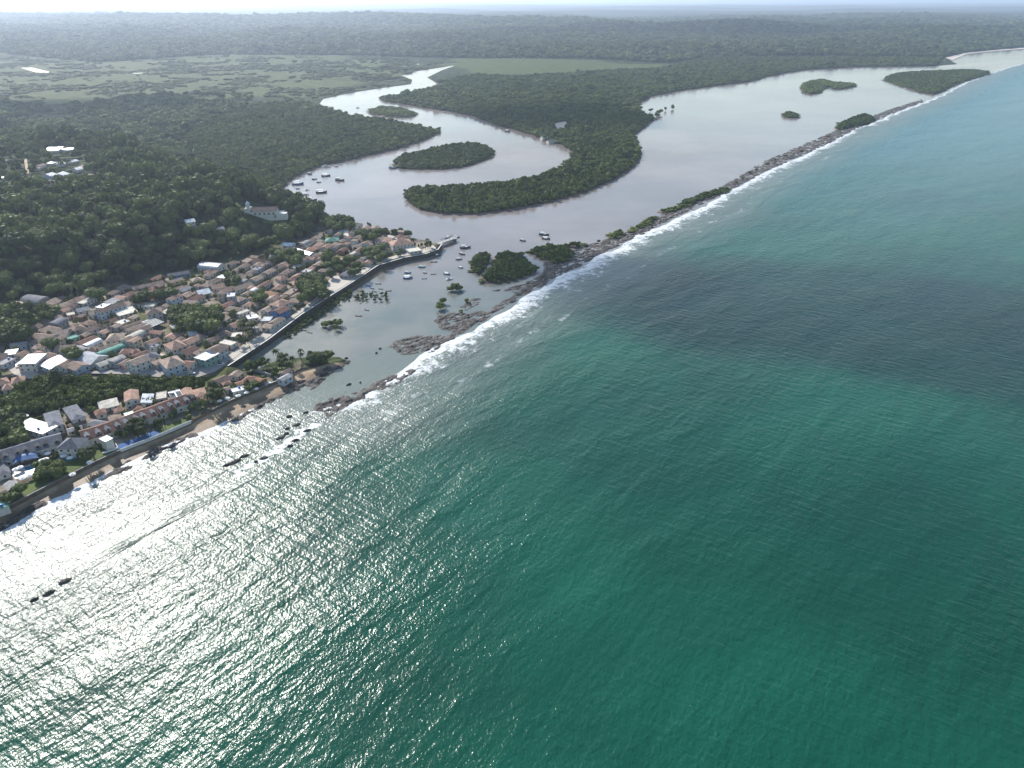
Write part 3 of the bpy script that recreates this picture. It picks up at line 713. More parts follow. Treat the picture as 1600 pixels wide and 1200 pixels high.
tm = MB(); tm.tube([(0, 0, -.1), (.03, .01, .25), (.0, .05, .5)], [.05, .04, .025], 6)
for a in (0, 2.1, 4.2): tm.tube([(.02, .02, .3), (.25*math.cos(a), .25*math.sin(a), .62)], [.03, .012], 5)
TRUNK = tm.mesh('trunk', 'bark')
OCC = []      # circles where trees stand, so houses keep off
def tree(px=None, py=None, R=6.0, Hh=9.0, kind='tree', at=None, desc=None, label=None, group=None):
    if at is None: x, y, z = PG(px, py, Hh*.55)
    else: x, y, z = at
    OCC.append((x, y, R*.55))
    rz = random.uniform(0, 6.28)
    if kind == 'palm':
        o = thing('palm_tree', (x, y, z-.1), rz, 'palm', desc or 'slender coconut palm with drooping fronds', label, group)
        t, c = random.choice(PALMS)
        for nm, me_ in (('trunk', t), ('crown', c)):
            q = obj(nm, me_, o); q.scale = (Hh,)*3
    elif kind == 'bush':
        o = thing('shrub', (x, y, z-.1), rz, 'shrub', desc or 'rounded bright green shrub', label, group)
        q = obj('crown', random.choice(SHRUBC), o); q.scale = (R, R, Hh)
        q = obj('trunk', TRUNK, o); q.scale = (R, R, Hh)
    else:
        o = thing('tree', (x, y, z-.1), rz, 'tree', desc or 'broad dark green tree', label, group)
        q = obj('crown', random.choice(CROWNS), o); q.scale = (R, R, Hh*.78); q.location = (0, 0, Hh*.22)
        q = obj('trunk', TRUNK, o); q.scale = (R, R, Hh)
    return o

# wooded areas: one object each, trees set as instances ---------------------------------
PROTO = bpy.data.collections.new('tree_shapes')
def proto_coll(name, meshes):
    c = bpy.data.collections.new(name)
    for i, m in enumerate(meshes):
        o = bpy.data.objects.new('shape_%s_%d' % (name, i), m); c.objects.link(o)
    return c
PC = {'wood': proto_coll('wood', LOWC), 'mangrove': proto_coll('mangrove', MANGC), 'shrub': proto_coll('shrub', SHRUBC), 'palm': None}
pal = []
for i, (t, c) in enumerate(PALMS):
    v = [tuple(p.co) for p in t.vertices] + [tuple(p.co) for p in c.vertices]; k = len(t.vertices)
    pm = mesh('palm_shape', v, [tuple(p.vertices) for p in t.polygons] + [tuple(j+k for j in p.vertices) for p in c.polygons], 'bark'); pm.materials.append(MATS['leaf_palm'])
    pm.polygons.foreach_set('material_index', [0]*len(t.polygons)+[1]*len(c.polygons)); pal.append(pm)
PC['palm'] = proto_coll('palm', pal)
def gn_group(coll):
    g = bpy.data.node_groups.new('scatter_'+coll.name, 'GeometryNodeTree')
    g.interface.new_socket('Geometry', in_out='INPUT', socket_type='NodeSocketGeometry'); g.interface.new_socket('Geometry', in_out='OUTPUT', socket_type='NodeSocketGeometry')
    n = g.nodes; l = g.links; i = n.new('NodeGroupInput'); o = n.new('NodeGroupOutput'); ip = n.new('GeometryNodeInstanceOnPoints')
    ci = n.new('GeometryNodeCollectionInfo'); ci.inputs['Collection'].default_value = coll; ci.inputs['Separate Children'].default_value = True; ci.inputs['Reset Children'].default_value = True
    def na(nm, ty):
        a = n.new('GeometryNodeInputNamedAttribute'); a.data_type = ty; a.inputs['Name'].default_value = nm; return a.outputs['Attribute']
    l.new(i.outputs[0], ip.inputs['Points']); l.new(ci.outputs[0], ip.inputs['Instance']); ip.inputs['Pick Instance'].default_value = True
    l.new(na('idx', 'INT'), ip.inputs['Instance Index']); l.new(na('rot', 'FLOAT_VECTOR'), ip.inputs['Rotation']); l.new(na('scl', 'FLOAT_VECTOR'), ip.inputs['Scale'])
    l.new(ip.outputs[0], o.inputs[0]); return g
GN = {k: gn_group(c) for k, c in PC.items()}
def scatter_object(name, kind, X, Y, Z, R, Hh, label, cat, parent=None):
    n = len(X); me = bpy.data.meshes.new(name); me.vertices.add(n)
    me.vertices.foreach_set('co', np.stack([X, Y, Z], 1).astype(np.float32).ravel())
    a = me.attributes.new('idx', 'INT', 'POINT'); a.data.foreach_set('value', rng.integers(0, 5, n).astype(np.int32))
    a = me.attributes.new('rot', 'FLOAT_VECTOR', 'POINT'); a.data.foreach_set('vector', np.stack([np.zeros(n), np.zeros(n), rng.uniform(0, 6.28, n)], 1).astype(np.float32).ravel())
    a = me.attributes.new('scl', 'FLOAT_VECTOR', 'POINT'); a.data.foreach_set('vector', np.stack([R, R*rng.uniform(.85, 1.15, n), Hh], 1).astype(np.float32).ravel())
    o = obj(name, me, parent); md = o.modifiers.new('scatter', 'NODES'); md.node_group = GN[kind]
    stuff(o, label, cat); return o
def jitter(poly, s, x0=None, keep=None):
    X, Y = addgrid(min(p[0] for p in poly), max(p[0] for p in poly), min(p[1] for p in poly), max(p[1] for p in poly), s)
    X = X+rng.uniform(-.2, .2, X.shape)*s; Y = Y+rng.uniform(-.2, .2, Y.shape)*s
    ok = inside(poly, X, Y); return X[ok], Y[ok]
def in_view(X, Y, m=60):
    return (np.abs(X) < 0.72*Y+m)

# islets ---------------------------------------------------------------
OUT_Z = 5.0
for nm, lab, px in ISLANDS:
    cy = sum(p[1] for p in px)/len(px); dd = P(px[0][0], cy)[1]
    hh = 4.6 if 'thicket' not in nm else 3.2
    pol = []
    for p in px:
        pol.append(P(p[0], p[1], hh*1.15 if p[1] < cy-1 else 0))
    pol = smooth(pol, 1, True)
    root = obj(nm, None, None, (0, 0, 0)); root['label'] = lab; root['category'] = 'islet' if 'islet' in nm else 'thicket'
    n = len(pol); obj('mud_bank', mesh('mud_bank', [(x, y, .3) for x, y in pol]+[(x, y, -1) for x, y in pol], [tuple(range(n))]+[(i, n+i, n+(i+1) % n, (i+1) % n) for i in range(n)], 'mud'), root)
    s = 4.2 if dd < 900 else (6.0 if dd < 1700 else 9.0)
    X, Y = jitter(pol, s*.8); k_ = (dist(pol, X, Y) > 3.5) | (rng.random(len(X)) < .6); X, Y = X[k_], Y[k_]
    R = s*rng.lognormal(-.27, .28, len(X)); Hh = hh*rng.uniform(.6, 1.25, len(X)) * sstep(-1, 9, dist(pol, X, Y))**.35
    V = []; Fc = []; k = 0
    for i in range(len(X)):
        src = MANGC[i % 5]
        if not hasattr(src, '_x'): pass
        co_ = np.empty(len(src.vertices)*3); src.vertices.foreach_get('co', co_); co_ = co_.reshape(-1, 3)*[R[i], R[i], Hh[i]]
        a = rng.uniform(0, 6.28); c, s_ = math.cos(a), math.sin(a)
        V.append(np.stack([co_[:, 0]*c-co_[:, 1]*s_+X[i], co_[:, 0]*s_+co_[:, 1]*c+Y[i], co_[:, 2]+.2], 1))
        Fc += [tuple(j+k for j in p.vertices) for p in src.polygons]; k += len(co_)
    if V:
        o = obj('crown', mesh('crown', np.concatenate(V), Fc, 'leaf_mangrove'), root); o['kind'] = 'stuff'

# mangrove and woodland on the mainland --------------------------------
MANG_L = PL([(440, 299), (445, 288), (455, 280), (470, 271), (500, 259), (560, 247), (620, 233), (660, 220), (684, 209), (688, 203)]) + PL([(680, 197), (650, 191), (600, 182), (545, 175), (515, 167), (497, 160)], 9) + \
         PL([(470, 160), (400, 164), (340, 188), (290, 214), (325, 252), (336, 292), (385, 300)])
re0 = [i for i, p in enumerate(RIVER_E)]
MANG_R = g_re[3:53] + PL([(1477, 88), (1300, 90), (1100, 92), (1040, 108), (960, 112), (860, 118), (800, 121), (740, 119)])
def forest(name, poly, kind, zones, label, cat, dens=1.0, hmul=1.0, avoid=(), edge=1.0):
    XX, YY, RR, HH = [], [], [], []
    for (y0, y1, s, R, Hh) in zones:
        pp = poly
        X, Y = jitter(pp, s); ok = (Y >= y0) & (Y < y1) & in_view(X, Y)
        for a in avoid: ok &= sdist(a, X, Y) < -2
        if dens < 1: ok &= (vnoise(X, Y, 90)*.6+vnoise(X, Y, 25)*.4 + rng.uniform(-.1, .1, X.shape)) < dens
        X, Y = X[ok], Y[ok]; XX.append(X); YY.append(Y)
        sz = rng.lognormal(-.02, .27, len(X))
        RR.append(R*sz); HH.append(Hh*hmul*sz*rng.uniform(.85, 1.2, len(X))*(sstep(-2, 10, dist(COAST, X, Y, False))*.35+.65))
    X = np.concatenate(XX); Y = np.concatenate(YY)
    return scatter_object(name, kind, X, Y, height(X, Y)-.3, np.concatenate(RR), np.concatenate(HH), label, cat)
CLEAR = PL([(864, 193), (886, 189), (884, 200), (872, 207)], 1)
sheet('clearing', [(864, 193), (886, 189), (884, 200), (872, 207)], .1, 'pale_ground', z=1)
sheet('sandbank', [(1477, 90.3), (1488, 94.5), (1510, 84.6), (1560, 79.6), (1600, 76.6), (1690, 71), (1690, 69.6), (1600, 74.6), (1560, 77.6), (1510, 82.6)], .6, 'pale_ground', z=.6)
MZ = [(0, 1050, 4.2, 3.3, 4.2), (1050, 1700, 5.6, 4.4, 4.6), (1700, 3400, 9.0, 6.4, 5.0)]
forest('mangrove_forest', MANG_R, 'mangrove', MZ, 'dense mangrove covering the hooked peninsula between river and lagoon', 'forest', avoid=[CLEAR])
forest('mangrove_forest', MANG_L, 'mangrove', MZ, 'dense mangrove plain on the left bank of the winding river', 'forest')
LEFTLAND = PL([(-160, 236), (0, 236), (150, 236), (250, 243), (318, 272), (322, 250), (288, 214), (340, 186), (400, 162), (380, 150), (250, 150), (100, 168), (-120, 150)])
forest('scrub_forest', LEFTLAND, 'wood', [(0, 1250, 8, 6.0, 6.5), (1250, 3400, 11, 8.5, 7.0)], 'patchy woodland and scrub behind the wooded hill', 'woodland', dens=.56)
MARSH = PL([(-160, 148), (100, 166), (250, 148), (380, 148), (480, 158), (505, 153), (540, 145), (590, 137), (642, 130), (626, 118), (700, 100), (600, 92), (330, 90), (150, 100), (-160, 75)])
forest('scrub_forest', MARSH, 'shrub', [(0, 2000, 12, 6.5, 3.0), (2000, 3600, 17, 10.0, 4.0)], 'low scrub dotted over the pale marsh beyond the mangrove', 'scrub', dens=.44)
FARWOOD = PL([(-160, 73), (150, 98), (330, 88), (560, 89), (720, 92), (900, 93), (1040, 99), (1100, 92), (1300, 89), (1477, 89), (1510, 82.5), (1560, 77.5), (1600, 74.5), (1700, 68.5), (1700, 30), (1000, 28), (0, 28), (-160, 30)])
forest('forest', FARWOOD, 'wood', [(0, 5200, 19, 13.0, 10.0), (5200, 9600, 30, 20.0, 11.0)], 'far forest stretching over low hills towards the horizon', 'forest', dens=.8)

# ------------------------------------------------------------------ houses
ROOF = {'tan': (0.36, 0.27, 0.21), 'brown': (0.24, 0.17, 0.135), 'salmon': (0.38, 0.235, 0.175), 'red': (0.22, 0.12, 0.09), 'slate': (0.17, 0.175, 0.2), 'grey': (0.33, 0.32, 0.32),
        'white': (0.80, 0.80, 0.80), 'cream': (0.58, 0.54, 0.46), 'green': (0.13, 0.30, 0.24), 'bluegrey': (0.42, 0.45, 0.49), 'dark': (0.07, 0.07, 0.075), 'orange': (0.34, 0.18, 0.11)}
WALLC = {'white': (0.56, 0.53, 0.48), 'cream': (0.48, 0.43, 0.34), 'blue': (0.10, 0.18, 0.40), 'pale blue': (0.40, 0.45, 0.50), 'yellow': (0.50, 0.38, 0.16), 'pink': (0.46, 0.31, 0.28), 'green': (0.24, 0.36, 0.31), 'grey': (0.36, 0.35, 0.34), 'brick': (0.30, 0.16, 0.11)}
for k, c in ROOF.items(): roofmat('roof_'+k, c, k not in ('white', 'cream', 'bluegrey', 'dark'), .85 if k not in ('bluegrey', 'white') else .42)
for k, c in WALLC.items(): plain('wall_'+k, c, .85, .18, .5)
plain('window_dark', (0.035, 0.04, 0.045), .25, .2); plain('door_wood', (0.13, 0.08, 0.05), .7, .2); plain('tank_blue', (0.05, 0.16, 0.42), .45, .1); plain('metal', (0.30, 0.31, 0.32), .4, .2, metallic=.6)
WIN = MB().box(-.55, .55, -.06, .04, -.6, .6).mesh('window', 'window_dark'); WIN_F = MB().box(-.65, .65, -.03, .05, -.78, -.66).mesh('sill', 'white_stone')
DOOR = MB().box(-.5, .5, -.07, .04, 0, 2.15).mesh('door', 'door_wood')
TANK = MB(); TANK.tube([(0, 0, 0), (0, 0, .15), (0, 0, 1.0), (0, 0, 1.25)], [.55, .75, .68, .3], 10); TANK = TANK.mesh('water_tank', 'tank_blue')
FOOT = []
def corners(fp, m=0.0):
    x, y, l, w, a = fp; c, s = math.cos(a), math.sin(a)
    return [(x+c*u*(l+m)-s*v_*(w+m), y+s*u*(l+m)+c*v_*(w+m)) for u in (-1, -.5, 0, .5, 1) for v_ in (-1, 0, 1)]
def in_fp(fp, p, m=0.0):
    x, y, l, w, a = fp; dx, dy = p[0]-x, p[1]-y; c, s = math.cos(a), math.sin(a)
    return abs(dx*c+dy*s) < l+m and abs(-dx*s+dy*c) < w+m
def clash(fp, m=0.0):
    for q in FOOT:
        if (q[0]-fp[0])**2+(q[1]-fp[1])**2 > (q[2]+q[3]+fp[2]+fp[3])**2: continue
        if any(in_fp(q, p, m) for p in corners(fp)) or any(in_fp(fp, p, m) for p in corners(q)): return True
    return False
def roof_mesh(kind, L, Wd, z, rise, ov=.45, th=.16):
    hl, hw = L/2+ov, Wd/2+ov; m = MB()
    if kind in ('gable', 'shed', 'barrel'):
        if kind == 'gable': top = [(-hw, 0), (0, rise), (hw, 0)]
        elif kind == 'shed': top = [(-hw, 0), (hw, rise*.7)]
        else: top = [(-hw*math.cos(t*math.pi/8), rise*math.sin(t*math.pi/8)) for t in range(9)]
        prof = [(a, z+b) for a, b in top] + [(a, z+b-th) for a, b in reversed(top)]
        n = len(prof); v = [(-hl, a, b) for a, b in prof]+[(hl, a, b) for a, b in prof]
        k = len(top); f = [(i, i+1, n+i+1, n+i) for i in range(n-1)]+[(n-1, 0, n, 2*n-1)]
        for i in range(k-1): f += [(i, n-1-i, n-2-i, i+1), (n+i, n+i+1, 2*n-2-i, 2*n-1-i)]
        m.add(v, f)
    elif kind in ('hip', 'pyramid'):
        r = max(0.05, hl-hw) if kind == 'hip' else .05
        if hl < hw: r = .05
        m.add([(-hl, -hw, z), (hl, -hw, z), (hl, hw, z), (-hl, hw, z), (-r, 0, z+rise), (r, 0, z+rise), (-hl, -hw, z-th), (hl, -hw, z-th), (hl, hw, z-th), (-hl, hw, z-th)],
              [(0, 1, 5, 4), (1, 2, 5), (2, 3, 4, 5), (3, 0, 4), (9, 8, 7, 6), (0, 6, 7, 1), (1, 7, 8, 2), (2, 8, 9, 3), (3, 9, 6, 0)])
    else:
        hl -= ov*.6; hw -= ov*.6
        m.box(-hl, hl, -hw, hw, z-.02, z+.18)
        for b in ((-hl, hl, -hw, -hw+.18), (-hl, hl, hw-.18, hw), (-hl, -hl+.18, -hw+.18, hw-.18), (hl-.18, hl, -hw+.18, hw-.18)): m.box(*b, z+.181, z+.42)
    return m
KW = {'gable': 'gabled', 'hip': 'hipped', 'flat': 'flat-roofed', 'barrel': 'barrel-roofed', 'shed': 'lean-to', 'pyramid': 'pyramid-roofed'}
RW = {'tan': 'tan-tiled', 'brown': 'brown-tiled', 'salmon': 'salmon-tiled', 'red': 'dark red-tiled', 'slate': 'slate-grey', 'grey': 'grey-roofed', 'white': 'bright white', 'cream': 'cream-topped', 'green': 'green-roofed', 'bluegrey': 'blue-grey metal', 'dark': 'dark-roofed', 'orange': 'orange-tiled'}
def house_at(x, y, L, Wd, yaw, kind='gable', roof='tan', wall='white', st=1, z=None, label=None, name='house', cat='house', openings=True, rise=None, group=None, wh=None, desc=None):
    z = gz(x, y) if z is None else z; hgt = wh or (2.9*st)
    rise = rise if rise is not None else {'gable': Wd*.22, 'hip': Wd*.24, 'flat': 0, 'barrel': Wd*.28, 'shed': 1.6, 'pyramid': Wd*.35}[kind]
    FOOT.append((x, y, L/2, Wd/2, yaw))
    o = thing(name, (x, y, z), yaw, cat, desc or '%s%s %s house with %s walls' % ('two-storey ' if st > 1 else '', RW[roof], KW[kind], wall), label, group)
    w = MB()
    if kind in ('gable', 'barrel'):
        top = [(-Wd/2, 0), (0, rise*.9), (Wd/2, 0)] if kind == 'gable' else [(-Wd/2*math.cos(t*math.pi/6), rise*.9*math.sin(t*math.pi/6)) for t in range(7)]
        prof = [(-Wd/2, -1.0)]+[(a, hgt-.1+b) for a, b in top]+[(Wd/2, -1.0)]; n = len(prof)
        w.add([(-L/2, a, b) for a, b in prof]+[(L/2, a, b) for a, b in prof], [tuple(range(n)), tuple(range(2*n-1, n-1, -1))]+[(i, n+i, n+(i+1) % n, (i+1) % n) for i in range(n)])
    else: w.box(-L/2, L/2, -Wd/2, Wd/2, -1.0, hgt-.05)
    w.build('walls', 'wall_'+wall, o)
    roof_mesh(kind, L, Wd, hgt, rise).build('roof', 'roof_'+roof, o)
    if openings:
        n = max(1, int(L/3.2)); back = math.cos(yaw) < 0
        sy = Wd/2 if back else -Wd/2; ry = math.pi if back else 0
        dpos = random.randrange(n)
        for s_ in range(st):
            for i in range(n):
                xx = (i+.5)*L/n-L/2
                if s_ == 0 and i == dpos:
                    obj('door', DOOR, o, (xx, sy, 0.02), ry)
                else:
                    q = obj('window', WIN, o, (xx, sy, 1.6+2.9*s_), ry); 
        ex = L/2 if math.sin(yaw) < 0 else -L/2
        for s_ in range(st):
            for yy in ([0] if Wd < 7 else [-Wd/4, Wd/4]):
                obj('window', WIN, o, (ex, yy, 1.6+2.9*s_), math.pi/2 if ex > 0 else -math.pi/2)
    if kind == 'flat' and random.random() < .5: obj('water_tank', TANK, o, (random.uniform(-.3, .3)*L, random.uniform(-.25, .25)*Wd, hgt+.2))
    return o
def house(x1, y1, x2, y2, Wd, kind='gable', roof='tan', wall='white', st=1, **kw):
    cx, cy = (x1+x2)/2, (y1+y2)/2; hgt = 2.9*st+(.8 if kind != 'flat' else .2)
    x, y, z = PG(cx, cy, hgt)
    a = P(x1, y1, z+hgt); b = P(x2, y2, z+hgt); L = max(5.0, math.hypot(b[0]-a[0], b[1]-a[1])); yaw = math.atan2(b[1]-a[1], b[0]-a[0])
    return house_at(x, y, L, Wd*1.25, yaw, kind, roof, wall, st, z, **kw)
def dormers(o, L, Wd, n=2, roof='red'):
    back = math.cos(o.rotation_euler.z) < 0; sy = 1 if back else -1
    for i in range(n):
        x = (i+.5)*L/n-L/2; m = MB(); m.box(x-1.0, x+1.0, *sorted((sy*Wd*.18, sy*Wd*.42)), 4.3, 6.0); d_ = m.build('dormer', 'wall_white', o)
        m = MB(); a, b = sorted((sy*Wd*.10, sy*Wd*.47)); m.add([(x-1.4, a, 5.9), (x, a, 6.8), (x+1.4, a, 5.9), (x-1.4, b, 5.9), (x, b, 6.8), (x+1.4, b, 5.9)], [(0, 1, 4, 3), (1, 2, 5, 4), (0, 2, 1), (3, 4, 5), (0, 3, 5, 2)]); m.build('dormer_roof', 'roof_'+roof, d_)
        m = MB(); yy = sy*(Wd*.42+.03); m.box(x-.6, x+.6, min(yy, yy-.05*sy), max(yy, yy-.05*sy), 4.9, 5.7); m.build('window', 'window_dark', d_)
def quad_house(c4, kind, roof, wall, st=1, **kw):
    """four roof corners in the photograph, in order round the roof"""
    hgt = 2.9*st; cx = sum(p[0] for p in c4)/4; cy = sum(p[1] for p in c4)/4; x, y, z = PG(cx, cy, hgt)
    g = [P(p[0], p[1], z+hgt) for p in c4]; x = sum(p[0] for p in g)/4; y = sum(p[1] for p in g)/4
    e = lambda i, j: math.hypot(g[j][0]-g[i][0], g[j][1]-g[i][1])
    L = (e(0, 1)+e(3, 2))/2; Wd = (e(1, 2)+e(0, 3))/2
    d = ((g[1][0]-g[0][0])+(g[2][0]-g[3][0]), (g[1][1]-g[0][1])+(g[2][1]-g[3][1])); yaw = math.atan2(d[1], d[0])
    if L < Wd: L, Wd = Wd, L; yaw += math.pi/2
    return house_at(x, y, max(4, L-.9), max(4, Wd-.9), yaw, kind, roof, wall, st, gz(x, y), **kw)

# village, traced house by house: ridge ends in the photograph, width, roof, colours, storeys
for r in [
    (24, 473, 52, 486, 9, 'gable', 'tan', 'white', 1), (54, 485, 88, 467, 8, 'gable', 'tan', 'white', 1), (42, 466, 69, 470, 10, 'barrel', 'slate', 'grey', 1),
    (83, 507, 98, 499, 7, 'barrel', 'slate', 'grey', 1), (67, 511, 86, 515, 8, 'hip', 'brown', 'white', 1), (84, 519, 107, 517, 8, 'gable', 'tan', 'white', 1),
    (52, 523, 85, 525, 7, 'gable', 'tan', 'white', 1), (48, 532, 76, 531, 6, 'hip', 'brown', 'white', 1), (17, 538, 42, 535, 6, 'gable', 'grey', 'pale blue', 1),
    (8, 551, 26, 549, 7, 'flat', 'white', 'white', 1), (-8, 557, 10, 554, 8, 'gable', 'brown', 'white', 1), (36, 561, 64, 560, 12, 'flat', 'white', 'white', 2),
    (67, 552, 80, 556, 7, 'hip', 'brown', 'white', 1), (58, 570, 75, 561, 6, 'gable', 'brown', 'white', 1), (68, 572, 101, 558, 9, 'shed', 'white', 'pale blue', 1),
    (93, 573, 112, 563, 8, 'gable', 'brown', 'white', 1), (114, 567, 129, 573, 8, 'gable', 'brown', 'pale blue', 1), (88, 543, 118, 541, 8, 'gable', 'tan', 'white', 1),
    (120, 541, 133, 546, 6, 'gable', 'grey', 'white', 1), (106, 529, 121, 524, 4.5, 'flat', 'green', 'green', 1), (122, 537, 148, 526, 7, 'gable', 'red', 'white', 1),
    (133, 540, 155, 530, 4.5, 'barrel', 'white', 'white', 1), (136, 545, 151, 543, 7, 'hip', 'brown', 'white', 1), (126, 554, 155, 561, 11, 'gable', 'bluegrey', 'white', 1),
    (112, 513, 130, 508, 7, 'hip', 'brown', 'cream', 1), (131, 516, 162, 505, 6, 'gable', 'brown', 'white', 1), (105, 491, 116, 489, 5, 'flat', 'cream', 'pink', 1),
    (119, 484, 138, 480, 6, 'gable', 'grey', 'white', 1), (139, 490, 151, 487, 6, 'gable', 'tan', 'white', 1), (151, 486, 192, 473, 7, 'gable', 'brown', 'pale blue', 2),
    (182, 489, 210, 482, 8, 'shed', 'cream', 'white', 1), (228, 487, 252, 483, 7, 'hip', 'brown', 'white', 2), (226, 476, 243, 476, 6, 'flat', 'cream', 'white', 1),
    (256, 490, 267, 483, 6, 'flat', 'cream', 'pink', 1), (145, 509, 181, 497, 5.5, 'gable', 'red', 'white', 1), (186, 501, 197, 504, 6, 'flat', 'cream', 'yellow', 1),
    (192, 510, 222, 500, 3.5, 'gable', 'brown', 'white', 1), (198, 514, 228, 504, 3.5, 'gable', 'tan', 'white', 1), (208, 518, 233, 508, 6, 'gable', 'brown', 'white', 1),
    (168, 526, 193, 524, 10, 'hip', 'tan', 'white', 1), (199, 529, 222, 518, 6, 'barrel', 'cream', 'grey', 1), (229, 536, 247, 529, 6, 'gable', 'salmon', 'white', 1),
    (153, 545, 185, 536, 6, 'gable', 'tan', 'cream', 1), (154, 553, 192, 539, 5, 'barrel', 'green', 'green', 1), (188, 548, 204, 547, 7, 'hip', 'red', 'white', 1),
    (205, 549, 217, 546, 6, 'hip', 'red', 'white', 1), (152, 569, 192, 555, 5, 'gable', 'cream', 'white', 1), (175, 566, 187, 560, 5, 'barrel', 'grey', 'grey', 1),
    (207, 557, 230, 548, 5, 'gable', 'red', 'white', 1), (225, 557, 245, 551, 7, 'hip', 'slate', 'white', 1), (203, 567, 228, 557, 8, 'gable', 'tan', 'white', 2),
    (254, 568, 282, 560, 13, 'hip', 'tan', 'pale blue', 2), (240, 567, 256, 561, 6, 'hip', 'tan', 'white', 1), (285, 567, 301, 569, 8, 'gable', 'red', 'white', 1),
    (262, 541, 285, 534, 11, 'hip', 'salmon', 'white', 2), (288, 535, 303, 528, 7, 'gable', 'salmon', 'white', 1), (284, 551, 305, 543, 9, 'gable', 'red', 'white', 1),
    (306, 552, 318, 547, 7, 'hip', 'tan', 'white', 1), (312, 561, 334, 550, 8, 'flat', 'white', 'green', 2), (328, 549, 346, 540, 9, 'gable', 'brown', 'pale blue', 2),
    (346, 533, 366, 537, 5, 'flat', 'cream', 'white', 1), (324, 532, 342, 525, 6, 'gable', 'brown', 'white', 1), (344, 522, 358, 517, 7, 'hip', 'brown', 'white', 1),
    (362, 523, 378, 522, 6, 'flat', 'cream', 'pale blue', 1), (360, 509, 384, 500, 7, 'gable', 'salmon', 'white', 1), (386, 496, 402, 493, 6, 'flat', 'white', 'white', 1),
    (410, 498, 424, 498, 7, 'flat', 'bluegrey', 'white', 1), (370, 490, 388, 484, 4, 'flat', 'cream', 'white', 1), (340, 481, 362, 471, 5, 'gable', 'red', 'pale blue', 1),
    (295, 521, 306, 518, 5, 'shed', 'white', 'white', 1), (304, 527, 317, 521, 7, 'hip', 'brown', 'white', 1), (299, 437, 315, 434, 7, 'hip', 'tan', 'white', 1),
    (319, 446, 327, 442, 6, 'hip', 'tan', 'white', 1), (330, 448, 350, 444, 8, 'gable', 'salmon', 'white', 1), (342, 455, 362, 449, 8, 'gable', 'salmon', 'white', 1),
    (364, 451, 391, 442, 7, 'gable', 'tan', 'white', 1), (353, 438, 378, 428, 5, 'gable', 'tan', 'white', 1), (372, 434, 391, 428, 5, 'gable', 'tan', 'cream', 1),
    (308, 457, 326, 453, 9, 'gable', 'white', 'white', 1), (297, 467, 315, 461, 7, 'gable', 'red', 'white', 1), (280, 453, 294, 448, 6, 'gable', 'grey', 'white', 1),
    (288, 470, 308, 471, 5, 'gable', 'tan', 'white', 1), (355, 461, 367, 460, 7, 'flat', 'bluegrey', 'grey', 2), (367, 465, 379, 467, 7, 'hip', 'tan', 'pale blue', 1),
    (384, 473, 401, 475, 7, 'hip', 'salmon', 'white', 1), (408, 456, 434, 460, 7, 'gable', 'orange', 'cream', 1), (412, 466, 425, 464, 4, 'flat', 'white', 'white', 1),
    (412, 485, 427, 477, 6, 'gable', 'tan', 'white', 1), (428, 476, 448, 468, 9, 'hip', 'salmon', 'white', 2), (430, 487, 446, 480, 7, 'gable', 'red', 'blue', 2),
    (444, 381, 459, 382, 6, 'barrel', 'white', 'white', 1), (460, 388, 488, 396, 6, 'gable', 'bluegrey', 'pale blue', 1), (479, 388, 495, 388, 7, 'hip', 'orange', 'yellow', 1),
    (509, 374, 529, 373, 9, 'hip', 'green', 'green', 1), (434, 435, 446, 432, 8, 'hip', 'salmon', 'white', 1), (456, 442, 465, 440, 8, 'hip', 'salmon', 'white', 1),
    (206, 450, 254, 439, 6, 'gable', 'brown', 'pale blue', 1), (262, 440, 284, 434, 5, 'gable', 'tan', 'yellow', 1), (262, 429, 295, 424, 6, 'gable', 'slate', 'blue', 1),
    (315, 414, 345, 417, 10, 'barrel', 'bluegrey', 'white', 1), (275, 451, 291, 447, 6, 'gable', 'salmon', 'white', 1), (395, 408, 412, 404, 7, 'gable', 'red', 'white', 1),
    (610, 380, 643, 376, 13, 'hip', 'salmon', 'white', 2), (636, 391, 655, 388, 11, 'flat', 'cream', 'white', 1), (585, 373, 602, 372, 8, 'gable', 'tan', 'white', 1),
    (620, 371, 628, 366, 6, 'hip', 'red', 'white', 1), (537, 429, 549, 422, 7, 'hip', 'slate', 'grey', 1), (566, 403, 577, 401, 6, 'hip', 'slate', 'pale blue', 1), (548, 386, 580, 374, 4, 'gable', 'tan', 'white', 1),
    (-10, 598, 12, 592, 8, 'hip', 'salmon', 'white', 1), (18, 594, 38, 590, 8, 'hip', 'salmon', 'white', 1), (4, 604, 20, 601, 7, 'hip', 'salmon', 'white', 1),
]: house(*r)
# striped shade roof and bare rafters in the middle of the village
def slat_roof(c4, nslat, name, label, dark=True):
    z = 4+3.2; g = PL(c4, z); o = thing(name, (*g[0], 4), 0, 'roof', label=label)
    FOOT.append((sum(p[0] for p in g)/4, sum(p[1] for p in g)/4, 8, 6, .6))
    b = lambda u, v_: ((g[0][0]*(1-u)+g[1][0]*u)*(1-v_)+(g[3][0]*(1-u)+g[2][0]*u)*v_-g[0][0], (g[0][1]*(1-u)+g[1][1]*u)*(1-v_)+(g[3][1]*(1-u)+g[2][1]*u)*v_-g[0][1])
    if dark: MB().prism([b(0, 0), b(1, 0), b(1, 1), b(0, 1)], 2.9, 3.1).build('panel', 'roof_dark', o)
    for i in range(nslat):
        t = (i+.5)/nslat; w = .13/nslat*1.6
        MB().prism([b(0, t-w), b(1, t-w), b(1, t+w), b(0, t+w)], 3.12, 3.3).build('slat', 'white_stone', o)
    for u in (.03, .97):
        for v_ in (.03, .97):
            p = b(u, v_); MB().box(p[0]-.12, p[0]+.12, p[1]-.12, p[1]+.12, -.2, 2.95).build('post', 'concrete', o)
